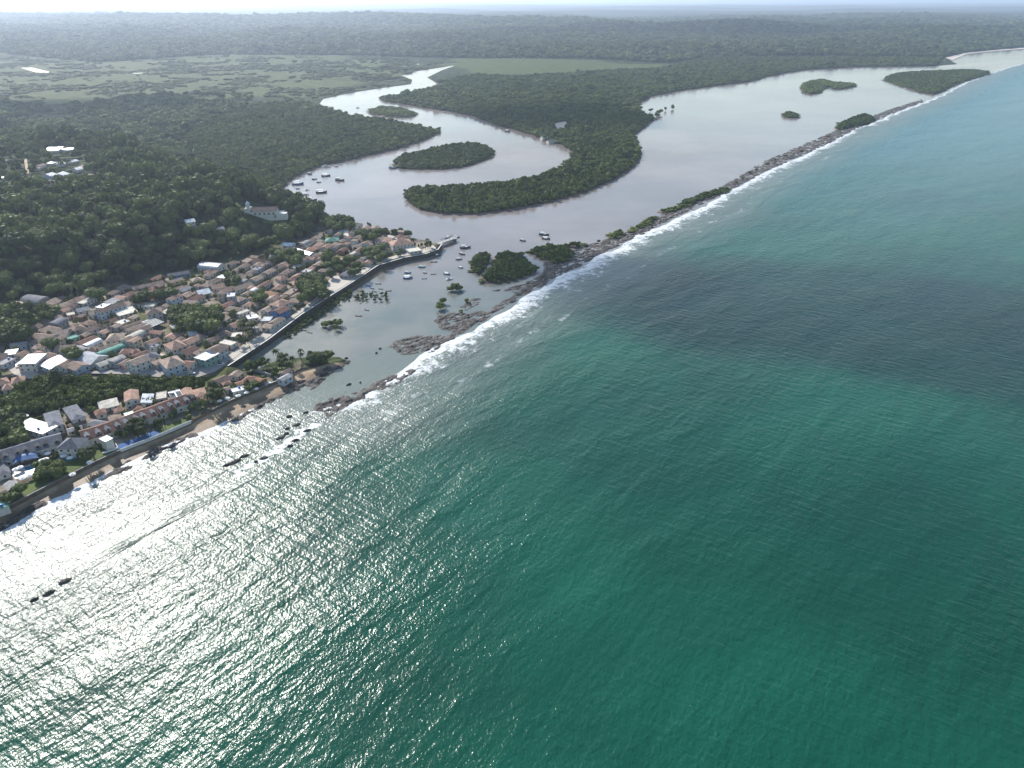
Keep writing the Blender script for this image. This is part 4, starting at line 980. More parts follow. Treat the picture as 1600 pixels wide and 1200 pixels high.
slat_roof([(220, 503), (240, 496), (257, 503), (236, 512)], 7, 'striped_shelter', 'dark flat shelter roof with seven pale stripes in the village middle')
slat_roof([(264, 509), (277, 503), (290, 510), (275, 517)], 5, 'bare_pergola', 'open pergola of five pale beams beside the dark grove', False)

# resort above the beach
quad_house([(36, 662), (60, 647), (79, 673), (52, 684)], 'flat', 'white', 'white', 2, label='large dazzling white flat-roofed hall beside the grey hipped pair', name='hall', cat='building')
quad_house([(62, 648), (88, 641), (104, 662), (79, 668)], 'hip', 'slate', 'white', 2, label='left of the two big grey hipped houses by the mangrove strip')
quad_house([(94, 639), (117, 632), (138, 650), (115, 657)], 'hip', 'slate', 'white', 2, label='right of the two big grey hipped houses by the mangrove strip')
quad_house([(26, 652), (42, 646), (45, 650), (29, 656)], 'flat', 'white', 'white', 1, label='tiny white flat roof among trees left of the dazzling hall', openings=False)
quad_house([(140, 660), (156, 652), (163, 662), (151, 672)], 'hip', 'slate', 'white', 1, label='small slate hipped house with pale skylights behind the resort wing')
quad_house([(168, 652), (190, 646), (193, 657), (173, 663)], 'hip', 'brown', 'white', 2, label='brown hipped house with white balconies behind the resort wing')
quad_house([(194, 646), (209, 642), (211, 650), (196, 655)], 'flat', 'white', 'white', 2, label='white box house wedged behind the long resort ridge')
quad_house([(192, 613), (216, 609), (218, 624), (195, 629)], 'gable', 'salmon', 'white', 2, label='tall salmon-tiled house left of the white-roofed one by the mangrove strip')
quad_house([(221, 618), (239, 615), (240, 629), (222, 631)], 'shed', 'bluegrey', 'white', 2, label='house with pale blue-white sloping roof between salmon house and solar panels')
quad_house([(150, 631), (181, 624), (189, 632), (158, 640)], 'shed', 'cream', 'white', 1, label='long pale lean-to left of the tall salmon house')
quad_house([(144, 642), (163, 637), (168, 645), (150, 650)], 'hip', 'red', 'white', 1, label='low dark red hipped house behind the resort ridge')
quad_house([(205, 634), (222, 631), (226, 640), (208, 644)], 'hip', 'red', 'cream', 1, label='small dark red hip roof right below the salmon house')
quad_house([(242, 614), (260, 611), (262, 622), (244, 625)], 'flat', 'cream', 'cream', 2, label='cream flat-topped block left of the solar-panelled house')
sol = quad_house([(263, 613), (283, 608), (287, 623), (267, 628)], 'flat', 'white', 'white', 2, label='white house with black solar panels on its flat roof')
for i in range(3):
    for j in range(2):
        q = MB().box(-1.3, 1.3, -1.6, 1.6, 0, .08).build('solar_panel', 'window_dark', sol, (-2.9+2.9*i, -1.9+3.7*j, 6.3)); q.rotation_euler = (.12, 0, 0)
quad_house([(283, 609), (300, 605), (303, 617), (286, 621)], 'gable', 'salmon', 'white', 2, label='salmon gabled house just right of the solar-panelled house')
quad_house([(301, 609), (320, 605), (324, 617), (305, 622)], 'hip', 'salmon', 'white', 1, label='wide salmon hipped house beside the tall palm cluster')
quad_house([(330, 594), (350, 586), (360, 592), (340, 600)], 'gable', 'brown', 'white', 1, label='brown gabled house above the palm cluster near the street bend')
quad_house([(359, 586), (369, 578), (378, 583), (368, 592)], 'gable', 'tan', 'white', 1, label='tan gabled house with white walls at the foot of the seawall')
quad_house([(382, 592), (392, 584), (402, 592), (391, 600)], 'hip', 'red', 'brick', 1, label='dark red hipped house facing the promenade wall')
quad_house([(398, 593), (405, 588), (411, 594), (404, 598)], 'gable', 'orange', 'brick', 1, label='small orange roof attached beside the dark red hipped house')
quad_house([(360, 608), (385, 602), (388, 608), (363, 614)], 'flat', 'white', 'white', 1, label='low white arcade building behind the promenade')
quad_house([(366, 598), (380, 594), (383, 599), (369, 603)], 'gable', 'orange', 'white', 1, label='orange gabled roof behind the white arcade')
quad_house([(436, 582), (450, 575), (457, 578), (443, 586)], 'gable', 'tan', 'white', 1, label='tan-roofed pavilion among palms on the spit')
quad_house([(433, 592), (450, 583), (456, 588), (441, 597)], 'gable', 'grey', 'pale blue', 1, label='pale blue beach house at the edge of the shaded sand')
wall_along('garden_wall', PL([(393, 577), (410, 583), (433, 592)], 3), 1, 4.4, .5, 'wall_grey', 'long grey garden wall running down the spit to the beach house', cat='wall')
for k_, (c4, kd, rf) in enumerate([([(104, 670), (128, 664), (130, 669), (106, 676)], 'gable', 'grey'), ([(106, 663), (134, 656), (136, 661), (108, 668)], 'gable', 'brown'), ([(176, 640), (190, 637), (193, 643), (179, 646)], 'gable', 'red'),
        ([(225, 636), (240, 633), (242, 638), (227, 641)], 'hip', 'brown'), ([(244, 628), (262, 626), (263, 631), (246, 634)], 'gable', 'tan'), ([(290, 622), (308, 619), (310, 624), (292, 628)], 'gable', 'red'), ([(164, 664), (172, 661), (175, 666), (167, 669)], 'gable', 'tan'),
        ([(6, 690), (30, 684), (33, 690), (9, 697)], 'gable', 'grey'), ([(312, 622), (330, 617), (334, 622), (316, 627)], 'gable', 'salmon'), ([(345, 598), (360, 594), (362, 599), (348, 603)], 'hip', 'red'), ([(350, 606), (360, 603), (362, 607), (352, 610)], 'gable', 'tan'), ([(46, 688), (68, 682), (70, 687), (48, 693)], 'flat', 'grey')]):
    quad_house(c4, kd, rf, 'white', 1, desc='%s %s annex roof' % (RW[rf], KW[kd]))
# the long wing with its ridge, in bays
WING = [(-30, 724, 2, 714), (2, 713, 33, 704), (35, 703, 62, 695), (64, 694, 96, 686)]
for i, q in enumerate(WING): house(*q, 10.5, 'gable', 'slate', 'white', 1, wh=4.2,  label=['slate-roofed wing bay cut by the left picture edge', 'slate-roofed wing bay second from the left edge', 'slate-roofed wing bay behind the blue shade sail', 'slate-roofed wing bay left of the pyramid hall'][i], name='resort_wing', cat='building', group='bays of the resort wing')
for o_ in [q for q in COL.objects if q.name.startswith('resort_wing')]: dormers(o_, 11, 13, 2, 'slate')
n_w = {q.name for q in COL.objects}
quad_house([(92, 697), (112, 680), (132, 688), (118, 706)], 'pyramid', 'slate', 'white', 2, label='pyramid-roofed slate hall at the middle of the resort', name='hall', cat='building')
WING2 = [(128, 682, 158, 673), (160, 672, 186, 663), (188, 662, 214, 652), (216, 651, 240, 643), (242, 642, 268, 632), (270, 631, 292, 624)]
for i, q in enumerate(WING2): house(*q, 10.5, 'gable', 'red' if i != 2 else 'brown', 'white', 1, wh=4.2,  label='red-tiled resort wing bay, %s right of the pyramid hall' % ['first', 'second', 'third', 'fourth', 'fifth', 'sixth'][i], name='resort_wing', cat='building', group='bays of the resort wing')
for o_ in [q for q in COL.objects if q.name.startswith('resort_wing')]: dormers(o_, 11, 13, 2, 'slate')
n_w = {q.name for q in COL.objects}
for o_ in [q for q in COL.objects if q.name.startswith('resort_wing') and q.name not in n_w]: dormers(o_, 10, 13, 2, 'red')
quad_house([(-14, 728), (8, 722), (20, 737), (0, 744)], 'hip', 'slate', 'white', 1, label='grey hipped pavilion at the left edge beside the pool deck', name='pavilion', cat='building')
quad_house([(6, 756), (26, 750), (33, 763), (12, 772)], 'gable', 'grey', 'white', 1, label='grey ribbed roof by the left edge below the pool deck', name='pavilion', cat='building')
quad_house([(-12, 788), (10, 782), (17, 790), (-6, 800)], 'flat', 'green', 'white', 1, label='pale green flat awning roof at the left edge above the beach', name='pavilion', cat='building', openings=False)
quad_house([(160, 684), (168, 680), (172, 688), (163, 692)], 'flat', 'white', 'white', 2, label='small white stair tower in front of the resort wing', name='tower', cat='building', openings=False)
# grounds
plain('pool_water', (0.03, 0.22, 0.34), .08, .1, spec=.5); plain('pool_tiles', (0.09, 0.15, 0.29), .95, .15, spec=.02); plain('deck', (0.62, 0.60, 0.56), .55, .12, spec=.4); plain('sail_blue', (0.04, 0.12, 0.30), .6, .1); plain('parasol_cloth', (0.8, 0.79, 0.75), .8, .05); plain('umbrella_pole', (.3, .3, .3), .5)
sheet('lawn', [(92, 741), (95, 722), (130, 706), (168, 695), (178, 706), (150, 718), (120, 733), (102, 743)], .05, 'lawn')
sheet('lawn', [(30, 768), (34, 757), (70, 742), (92, 737), (97, 743), (60, 763), (40, 774)], .05, 'lawn')
sheet('lawn', [(247, 668), (292, 652), (300, 655), (262, 672), (250, 677)], .05, 'lawn')
sheet('deck', [(18, 741), (20, 732), (60, 722), (92, 716), (96, 724), (60, 737), (24, 749)], .09, 'deck')
sheet('pool_water', [(38, 731), (52, 728), (56, 735), (42, 740)], .14, 'pool_water')
sheet('pool_water', [(98, 716), (128, 708), (130, 713), (104, 722)], .14, 'pool_water')
sheet('court', [(180, 697), (236, 675), (246, 672), (249, 678), (187, 702)], .09, 'pool_tiles')
wall_along('parapet', PL([(160, 709), (185, 700), (181, 693)], 3.5), 2, 4.1, .4, 'white_stone', 'short white parapet around the corner of the blue court')
wall_along('parapet', PL([(188, 703), (240, 683), (298, 658)], 3.5), 2, 3.9, .35, 'white_stone', 'long white parapet between blue court and shaded beach')
def parasol(px, py, lab, mat='parasol_cloth', r=1.7):
    x, y, z = PG(px, py, 2.2); o = thing('parasol', (x, y, z), 0, 'parasol', lab, None, 'resort parasols')
    m = MB(); a = 8; v = [(math.cos(t*6.283/a)*r, math.sin(t*6.283/a)*r, 2.2) for t in range(a)] + [(0, 0, 2.95)] + [(math.cos(t*6.283/a)*r, math.sin(t*6.283/a)*r, 2.05) for t in range(a)]
    m.add(v, [(t, (t+1) % a, a) for t in range(a)]+[(t, a+1+t, a+1+(t+1) % a, (t+1) % a) for t in range(a)]); m.build('canopy', mat, o)
    MB().tube([(0, 0, -.2), (0, 0, 2.9)], .06, 6).build('pole', 'umbrella_pole', o)
for px, py in ((24, 733), (31, 730), (65, 719), (71, 717), (74, 708), (99, 712), (109, 715), (140, 722), (113, 741), (35, 747), (46, 743), (55, 740), (343, 626), (355, 622), (385, 613), (372, 618), (400, 607)): parasol(px, py, 'white parasol')
o = thing('shade_sail', PG(43, 722), .5, 'sail', label='deep blue shade sail standing over the resort pool')
v = []; f = []
for i in range(9):
    for j in range(7):
        u, w_ = i/8*2-1, j/6*2-1; v.append((u*6, w_*4*(1-.25*abs(u)), 2.6+2.6*(1-u*u)*(.4+.6*(1-abs(w_)))))
for i in range(8):
    for j in range(6): f.append((i*7+j, i*7+j+1, (i+1)*7+j+1, (i+1)*7+j))
obj('canopy', mesh('canopy', v, f, 'sail_blue', True), o)
for (a, b) in ((-5.8, -3), (-5.8, 3), (5.8, -3), (5.8, 3)): MB().tube([(a, b, -.2), (a, b, 2.7)], .1, 6).build('post', 'umbrella_pole', o)

# streets and open ground
sheet('street', [(110, 583), (215, 574), (290, 574), (330, 568), (345, 560), (362, 556), (352, 570), (335, 581), (310, 589), (270, 591), (200, 585)], .06, 'asphalt')
sheet('square', [(11, 575), (28, 562), (40, 570), (62, 586), (68, 597), (45, 592), (22, 585)], .07, 'pale_ground')
sheet('plaza', [(498, 459), (508, 443), (522, 431), (545, 430), (556, 421), (588, 413), (560, 433), (520, 458), (505, 468)], .07, 'pale_ground')
sheet('promenade', [(358, 566), (385, 546), (420, 520), (455, 494), (498, 462), (505, 466), (470, 489), (420, 527), (370, 562)], .08, 'pale_ground')
sheet('square', [(345, 566), (365, 549), (385, 535), (400, 528), (412, 519), (420, 521), (388, 543), (362, 562)], .05, 'pale_ground')
sheet('lane', [(358, 467), (366, 468), (392, 484), (410, 497), (404, 499), (380, 484)], .06, 'pale_ground')
sheet('lane', [(217, 540), (228, 541), (262, 556), (258, 561), (232, 549)], .06, 'pale_ground')
sheet('promenade', [(588, 413), (630, 400), (665, 395), (682, 388), (676, 382), (655, 392), (625, 397), (585, 409)], .08, 'pale_ground')
sheet('grass_bank', [(440, 516), (470, 497), (520, 466), (545, 453), (548, 458), (515, 478), (480, 505), (450, 522)], .35, 'lawn', z=0)
sheet('sandbank', [(520, 466), (562, 440), (600, 418), (618, 414), (600, 424), (575, 440), (545, 456)], .3, 'sand', z=0)
sheet('lawn', [(412, 569), (440, 562), (470, 562), (480, 568), (450, 575), (430, 578)], .08, 'lawn')
# plain filling of the remaining blocks: rows that follow the sea wall
wdir = math.atan2(g_wall[4][1]-g_wall[0][1], g_wall[4][0]-g_wall[0][0]); wc, ws = math.cos(wdir), math.sin(wdir)
KEEP = [PL(q, 4) for q in ([(495, 462), (508, 440), (522, 428), (548, 426), (590, 410), (600, 412), (560, 440), (505, 472)], [(262, 512), (268, 480), (300, 470), (345, 476), (348, 505), (300, 522)],
        [(100, 590), (110, 580), (215, 572), (290, 572), (330, 566), (345, 556), (400, 520), (412, 512), (420, 522), (365, 572), (300, 595)], [(8, 578), (26, 560), (42, 568), (72, 600), (20, 590)],
        [(360, 566), (500, 458), (508, 466), (370, 576)], [(-200, 560), (0, 480), (40, 475), (48, 500), (40, 530), (0, 548), (-200, 640)], [(356, 466), (368, 466), (412, 496), (404, 501)],
        [(468, 472), (472, 432), (500, 424), (508, 440), (498, 462)], [(300, 410), (345, 405), (348, 422), (305, 425)], [(40, 500), (50, 466), (92, 462), (80, 498)], [(505, 425), (512, 398), (535, 393), (532, 415)])]
fill_kinds = [('gable', .6), ('hip', .22), ('flat', .1), ('shed', .05), ('barrel', .03)]
cand = []
u0 = g_wall[0]
for iv in range(-3, 44):
    for iu in range(-50, 40):
        cand.append((iv, iu))
nfill = 0
town_in = TOWN
for iv in range(0, 52):
    vv = 9 + iv*7.7 + (1.5 if iv % 2 else 0); uu = -420.0
    while uu < 340:
        L = random.choice((7, 8, 9, 10, 12, 14)); Wd = random.uniform(6.0, 8.2); gap = random.choice((.3, .4, .6, 1.0, 3))
        u = uu+L/2; uu += L+gap
        x = u0[0]+wc*u-ws*vv; y = u0[1]+ws*u+wc*vv
        if not inside(TOWN, [x], [y])[0] or dist(TOWN, [x], [y])[0] < 7: continue
        if gz(x, y) > 6.5 or any(inside(k, [x], [y])[0] for k in KEEP): continue
        if random.random() < .07: continue
        yaw = wdir + random.uniform(-.06, .06) + (math.pi/2 if random.random() < .15 else 0)
        fp = (x, y, L/2, Wd/2, yaw)
        if clash(fp, .5):
            fp = (x, y, L/2*.68, Wd/2*.75, yaw); L *= .68; Wd *= .75
            if clash(fp, .4): continue
        k = random.choices([a for a, b in fill_kinds], [b for a, b in fill_kinds])[0]
        rc = random.choice(['tan', 'tan', 'brown', 'brown', 'brown', 'salmon', 'salmon', 'red', 'tan', 'brown']) if k in ('gable', 'hip') else random.choice(['white', 'cream', 'grey', 'tan', 'brown'])
        house_at(x, y, L, Wd, yaw, k, rc, random.choice(['white']*5+['cream', 'cream', 'pale blue', 'pink', 'grey', 'grey', 'brick']), 2 if random.random() < .12 else 1, openings=y < 640)
        nfill += 1
print('filled houses', nfill, 'all', len(FOOT))

# church on the wooded hill, houses in the clearings
cx, cy, cz = PG(414, 331, 5)
o = thing('church', (cx, cy, cz), .12, 'church', label='white hilltop church with bell tower and long tiled nave')
MB().box(-13, 13, -5, 5, -3, 7).build('nave', 'wall_white', o); roof_mesh('gable', 26, 10, 7, 3.2).build('roof', 'roof_brown', o)
t = MB().box(-19, -13.02, -4.5, 4.5, -3, 10).build('tower', 'wall_white', o); MB().box(-18, -14.5, -1.7, 1.7, 10.01, 14).build('belfry', 'wall_white', t); roof_mesh('pyramid', 3.6, 3.4, 14.2, 2.6, .1).build('spire', 'roof_white', t, (-16.25, 0, 0))
for i in range(5): obj('window', WIN, o, (-9+i*4.5, -5, 4.2)).scale = (1.3, 1, 1.8)
obj('door', DOOR, o, (10.5, -5, .1)).scale = (1.5, 1, 1.4)
MB().box(13.02, 22, -4, 3, -3, 3.6).build('annex', 'wall_white', o)
house(430, 331, 445, 330, 6, 'flat', 'white', 'white', 1, label='low white outbuilding just right of the hilltop church', openings=False)
house(289, 345, 303, 343, 7, 'gable', 'white', 'white', 2, label='white-roofed house alone in the wooded hill left of the church')
house(334, 358, 348, 355, 6, 'gable', 'grey', 'white', 1, label='grey-roofed house half hidden in the hill wood below the church')
house(78, 236, 88, 229, 16, 'flat', 'white', 'white', 1, label='wide glaring white roof, left of the pair in the inland settlement', openings=False)
house(98, 234, 116, 231, 16, 'flat', 'white', 'white', 1, label='wide glaring white roof, right of the pair in the inland settlement', openings=False)
house(92, 274, 99, 270, 10, 'gable', 'white', 'pale blue', 2, label='tall white and blue house in the inland settlement', openings=False)
house(72, 274, 82, 271, 9, 'gable', 'white', 'pale blue', 1, label='white-roofed low house left of the tall white and blue one', openings=False)
house(116, 264, 127, 262, 8, 'gable', 'white', 'white', 1, label='white-roofed house right of the tall white and blue one', openings=False)
for i in range(26):
    px, py = random.uniform(-5, 140), random.uniform(248, 290)
    if abs(px-44) < 8: continue
    x, y, z = PG(px, py, 4); fp = (x, y, 6, 4, 0)
    if clash(fp, 3): continue
    house_at(x, y, random.uniform(8, 13), random.uniform(7, 9), random.uniform(0, 3), random.choice(['gable', 'hip', 'flat']), random.choice(['white', 'salmon', 'brown', 'grey', 'cream']), 'white', 1, z, openings=False)
for px, py in ((845, 208), (852, 214), (862, 219), (868, 205), (880, 217), (230, 256), (9, 250)):
    x, y, z = PG(px, py, 4); house_at(x, y, 16, 10, random.uniform(-.3, .5), 'gable', random.choice(['slate', 'grey', 'cream']), 'white', 1, max(z, 1), openings=False)
for q in ([(32, 106), (50, 105.6), (77, 112), (76, 114.5), (55, 113)], [(-4, 80), (14, 76), (14, 78), (2, 82)], [(326, 174), (358, 167.5), (359, 169), (332, 176.5)], [(121, 72.2), (133, 72), (133, 73.6), (124, 73.6)], [(645, 98.5), (656, 98.5), (655, 101), (648, 101)], [(200, 114.5), (290, 111.5), (290, 112.4), (202, 115.6)], [(332, 265), (334.5, 265), (335, 287), (332.5, 287)]):
    pol = PL(q, 1.3); structure(obj('pond', mesh('pond', [(x, y, gz(x, y)+.6) for x, y in pol], [tuple(range(len(pol)))], 'lagoon_water')))
INLAND_ROAD = sheet('dirt_road', [(38, 250), (42, 248), (46, 272), (41, 273)], .3, 'sand')[1]

# ------------------------------------------------------------------ pier, boats, vehicles
pa, pb = P(684, 381, 3), P(712, 371, 3); L = math.hypot(pb[0]-pa[0], pb[1]-pa[1]); yaw = math.atan2(pb[1]-pa[1], pb[0]-pa[0])
o = thing('pier', (*pa, 0), yaw, 'pier', label='stone pier with a roofed landing reaching into the river mouth')
MB().box(0, L, -3, 3, 2.4, 3.0).build('deck', 'concrete', o)
for i in range(8):
    for s_ in (-2.3, 2.3): MB().tube([(2+i*(L-4)/7, s_, -2), (2+i*(L-4)/7, s_, 2.41)], .35, 7).build('pile', 'stone_wall', o)
MB().box(L*.25, L*.9, .4, 2.6, 5.6, 5.85).build('canopy', 'roof_slate', o)
for i in range(4):
    for s_ in (.6, 2.4): MB().tube([(L*.28+i*L*.2, s_, 3.0), (L*.28+i*L*.2, s_, 5.61)], .12, 6).build('post', 'metal', o)
for k, c in {'hull_white': (.7, .7, .68), 'hull_blue': (.06, .14, .28), 'hull_dark': (.05, .05, .055), 'hull_wood': (.16, .09, .05), 'hull_teal': (.1, .35, .36), 'hull_red': (.3, .06, .05)}.items(): plain(k, c, .55, .15)
def hull_geo(n=9, wid=.15, h=.16, sheer=.06):
    v = []; f = []
    for i in range(n):
        t = i/(n-1); w = wid*(math.sin(math.pi*min(1, t*1.05+.16))**.7 if t < .8 else (1-t)/.2*.62+.02); z = h+sheer*(2*t-1)**2*(1.5 if t > .5 else .6)
        x = t-.5; v += [(x, -w, z), (x*.96, -w*.55, -.05), (x*.96, w*.55, -.05), (x, w, z)]
    for i in range(n-1):
        for q in range(3): f.append((i*4+q, i*4+q+1, (i+1)*4+q+1, (i+1)*4+q))
        f.append((i*4+3, i*4, (i+1)*4, (i+1)*4+3))
    f += [(0, 3, 2, 1), tuple((n-1)*4+q for q in range(4))]
    return v, f
def boat(px, py, L, yaw, hull, style, desc):
    L *= .8; x, y = P(px, py, 1.0); o = thing('boat' if style != 'canoe' else 'canoe', (x, y, 0), yaw, 'boat' if style != 'canoe' else 'canoe', desc, None, 'moored boats')
    v, f = hull_geo(wid=.15 if style != 'canoe' else .085, h=.11 if style != 'canoe' else .07)
    q = obj('hull', mesh('hull', v, f, 'hull_'+hull), o); q.scale = (L, L, L)
    if style == 'canoe':
        for t in (-.2, .12): MB().box(t*L-.15, t*L+.15, -.08*L, .08*L, .055*L, .068*L+.05).build('seat', 'hull_wood', o)
        return o
    MB().box(-.26*L, .16*L, -.105*L, .105*L, .1*L, .13*L+.02).build('deck', 'hull_white' if hull != 'white' else 'hull_wood', o)
    if style == 'cabin':
        MB().box(-.30*L, -.02*L, -.085*L, .085*L, .12*L, .25*L).build('cabin', 'hull_white', o); MB().box(-.33*L, .02*L, -.1*L, .1*L, .2505*L, .27*L).build('cabin_roof', 'hull_'+('white' if hull != 'white' else 'blue'), o)
        MB().tube([(.12*L, 0, .1*L), (.1*L, 0, .55*L)], .05, 5).build('mast', 'metal', o)
    else:
        MB().box(-.36*L, .2*L, -.12*L, .12*L, .27*L, .29*L).build('canopy', 'hull_white', o)
        for a in (-.33, .17):
            for b in (-.1, .1): MB().tube([(a*L, b*L, .1*L), (a*L, b*L, .271*L)], .05, 5).build('post', 'metal', o)
    return o
BO = [(510, 260, 15, 'white', 'cabin'), (525, 259, 8, 'white', 'canopy'), (484, 271, 12, 'blue', 'cabin'), (491, 279, 9, 'dark', 'cabin'), (509, 274, 16, 'dark', 'canopy'), (498, 284, 8, 'dark', 'cabin'), (531, 281, 18, 'dark', 'cabin'),
      (465, 287, 20, 'blue', 'canopy'), (465, 294, 7, 'blue', 'cabin'), (447, 298, 8, 'dark', 'cabin'), (477, 303, 11, 'white', 'canopy'), (480, 296, 7, 'white', 'cabin'), (502, 300, 18, 'dark', 'canopy'), (487, 312, 17, 'dark', 'cabin'), (458, 305, 7, 'dark', 'canopy'),
      (613, 262, 16, 'blue', 'cabin'), (665, 262, 14, 'white', 'canopy'), (793, 205, 16, 'dark', 'canopy'), (559, 168, 9, 'dark', 'cabin'), (704, 373, 16, 'blue', 'cabin'), (727, 386, 14, 'dark', 'cabin'), (722, 396, 9, 'dark', 'cabin'), (717, 404, 8, 'blue', 'cabin'),
      (720, 417, 6, 'dark', 'canopy'), (684, 398, 9, 'dark', 'cabin'), (659, 416, 9, 'teal', 'cabin'), (637, 425, 8, 'blue', 'cabin'), (637, 433, 11, 'blue', 'canopy'), (698, 427, 8, 'blue', 'canopy'), (702, 435, 8, 'white', 'cabin'), (664, 425, 5, 'wood', 'cabin'),
      (817, 375, 9, 'dark', 'cabin'), (850, 366, 14, 'dark', 'cabin'), (853, 372, 11, 'dark', 'canopy'), (857, 379, 8, 'white', 'cabin'), (653, 378, 14, 'blue', 'canopy'), (713, 370, 9, 'dark', 'cabin'), (868, 222, 16, 'white', 'canopy'), (475, 318, 12, 'white', 'canopy')]
for px, py, L, h, s_ in BO: boat(px, py, L, random.uniform(-.6, .5), h, s_, {'white': 'white', 'dark': 'dark-hulled', 'blue': 'blue-hulled', 'teal': 'teal-hulled', 'wood': 'wooden'}[h]+(' boat with a cabin and mast' if s_ == 'cabin' else ' boat under a flat canopy'))
for px, py in ((581, 449), (561, 453), (585, 454), (607, 453), (595, 450), (573, 483), (560, 492), (484, 518), (475, 514), (591, 442), (678, 408), (677, 427), (663, 434), (575, 445), (570, 457), (505, 459.5), (507, 518)):
    if (px, py) in ((505, 459.5), (507, 518)): continue
    boat(px, py, random.uniform(5, 8), random.uniform(-.8, .4), random.choice(['dark', 'wood', 'blue']), 'canoe', 'slim open canoe')
for k, c in {'car_white': (.75, .75, .75), 'car_grey': (.2, .2, .21), 'car_red': (.4, .05, .04)}.items(): plain(k, c, .3, .05, spec=.5)
plain('tyre', (.03, .03, .03), .9)
WHEEL = MB().tube([(0, -.1, 0), (0, .1, 0)], .32, 10).mesh('wheel', 'tyre')
def car(px, py, yaw, c, lab):
    x, y, z = PG(px, py, .6); o = thing('car', (x, y, z+.08), yaw, 'car', label=lab)
    m = MB(); m.extrude_y([(-2.1, .35), (2.1, .35), (2.1, .75), (1.2, .95), (-1.9, 1.0), (-2.1, .8)], -.85, .85); m.build('body', c, o)
    m = MB(); m.extrude_y([(-1.7, 1.0), (.9, .96), (.4, 1.48), (-1.3, 1.5)], -.75, .75); m.build('cabin', 'window_dark', o)
    for a in (-1.3, 1.3):
        for b in (-.8, .8): obj('wheel', WHEEL, o, (a, b, .32))
car(345, 569, .6, 'car_white', 'small white car on the sunlit street corner by the seawall'); car(36, 577, -1.1, 'car_grey', 'grey car parked on the pale square near the left edge'); car(27, 572, -1.0, 'car_red', 'red car on the pale square near the left edge')
car(418, 599, .5, 'car_white', 'left white car parked behind the beach promenade'); car(412, 603, .5, 'car_grey', 'grey car parked behind the beach promenade'); car(300, 583, .1, 'car_white', 'white car in the shaded street below the blue facade')

# ------------------------------------------------------------------ trees one can tell apart
def grove(n, box, R, Hh, kind='tree', desc=None, group=None, label=None, poly=None):
    k = 0; tries = 0; out = []
    while k < n and tries < n*40:
        tries += 1; px, py = random.uniform(box[0], box[2]), random.uniform(box[1], box[3]); r = R*random.uniform(.75, 1.25); h = Hh*random.uniform(.8, 1.25)
        x, y, z = PG(px, py, h*.55)
        if kind != 'palm' and any((x-a)**2+(y-b)**2 < (r*.85)**2 for a, b in out): continue
        if any(in_fp(q, (x, y), r*.15) for q in FOOT if abs(q[0]-x) < 25 and abs(q[1]-y) < 25): continue
        if not inside(MAIN, [x], [y])[0]: continue
        tree(R=r, Hh=h, kind=kind, at=(x, y, z), desc=desc, group=group, label=label); out.append((x, y)); k += 1
for q in [(22, (270, 482, 345, 512), 6.5, 9, 'tree', 'dark village grove tree'), (26, (-6, 478, 44, 532), 7, 10, 'tree', 'tree in the left edge clump'),
          (10, (48, 484, 86, 503), 6, 8, 'tree', 'tree among yards below the arched shed'), (8, (402, 398, 432, 414), 6, 9, 'palm', 'palm behind the village rows'), (9, (430, 394, 470, 412), 7, 9, 'tree', 'tree on the slope foot behind the village'),
          (18, (470, 430, 505, 470), 6, 8, 'tree', 'leafy tree lining the plaza'), (12, (508, 398, 562, 428), 6, 8, 'tree', 'tree shading the waterfront houses'), (10, (568, 388, 600, 405), 5, 7, 'tree', 'tree near the waterfront tip'),
          (12, (555, 362, 600, 372), 5, 7, 'tree', 'tree on the river side of the village tip'), (16, (505, 338, 565, 356), 6, 9, 'tree', 'tree on the bank behind the village'), (12, (372, 504, 402, 520), 4, 8, 'palm', 'palm by the lower waterfront square'),
          (6, (372, 524, 392, 536), 4, 7, 'palm', 'palm beside the lower waterfront houses'), (4, (395, 455, 410, 470), 5, 7, 'tree', 'tree in the village rows near the lane'), (6, (355, 430, 372, 447), 4, 6, 'tree', 'tree between tan roofs'),
          (9, (322, 602, 346, 630), 4, 9, 'palm', 'tall palm of the cluster behind the promenade'), (5, (128, 706, 150, 720), 4, 8, 'palm', 'palm on the resort lawn'), (10, (58, 726, 96, 744), 4, 5, 'tree', 'dark tree of the hedge below the pool deck'),
          (10, (14, 766, 54, 792), 5, 6, 'tree', 'tree at the resort corner above the beach'), (12, (0, 640, 30, 700), 6, 8, 'tree', 'tree behind the resort near the left edge'), (4, (384, 563, 408, 575), 4, 6, 'tree', 'tree at the foot of the seawall'),
          (18, (412, 554, 492, 574), 3.5, 7.5, 'palm', 'palm on the spit'), (9, (486, 556, 512, 572), 5, 6, 'tree', 'tree near the tip of the spit'), (5, (384, 602, 402, 612), 4, 4.5, 'tree', 'tree beside the white arcade'),
          (5, (636, 378, 680, 388), 3.5, 8, 'palm', 'palm at the landing near the pier'), (10, (150, 676, 300, 660), 3, 7, 'palm', 'palm in front of the resort wing'), (8, (640, 366, 600, 360), 4, 6, 'tree', 'tree beside the big waterfront building')]:
    b = q[1]; grove(q[0], (min(b[0], b[2]), min(b[1], b[3]), max(b[0], b[2]), max(b[1], b[3])), *q[2:5], desc=q[5])
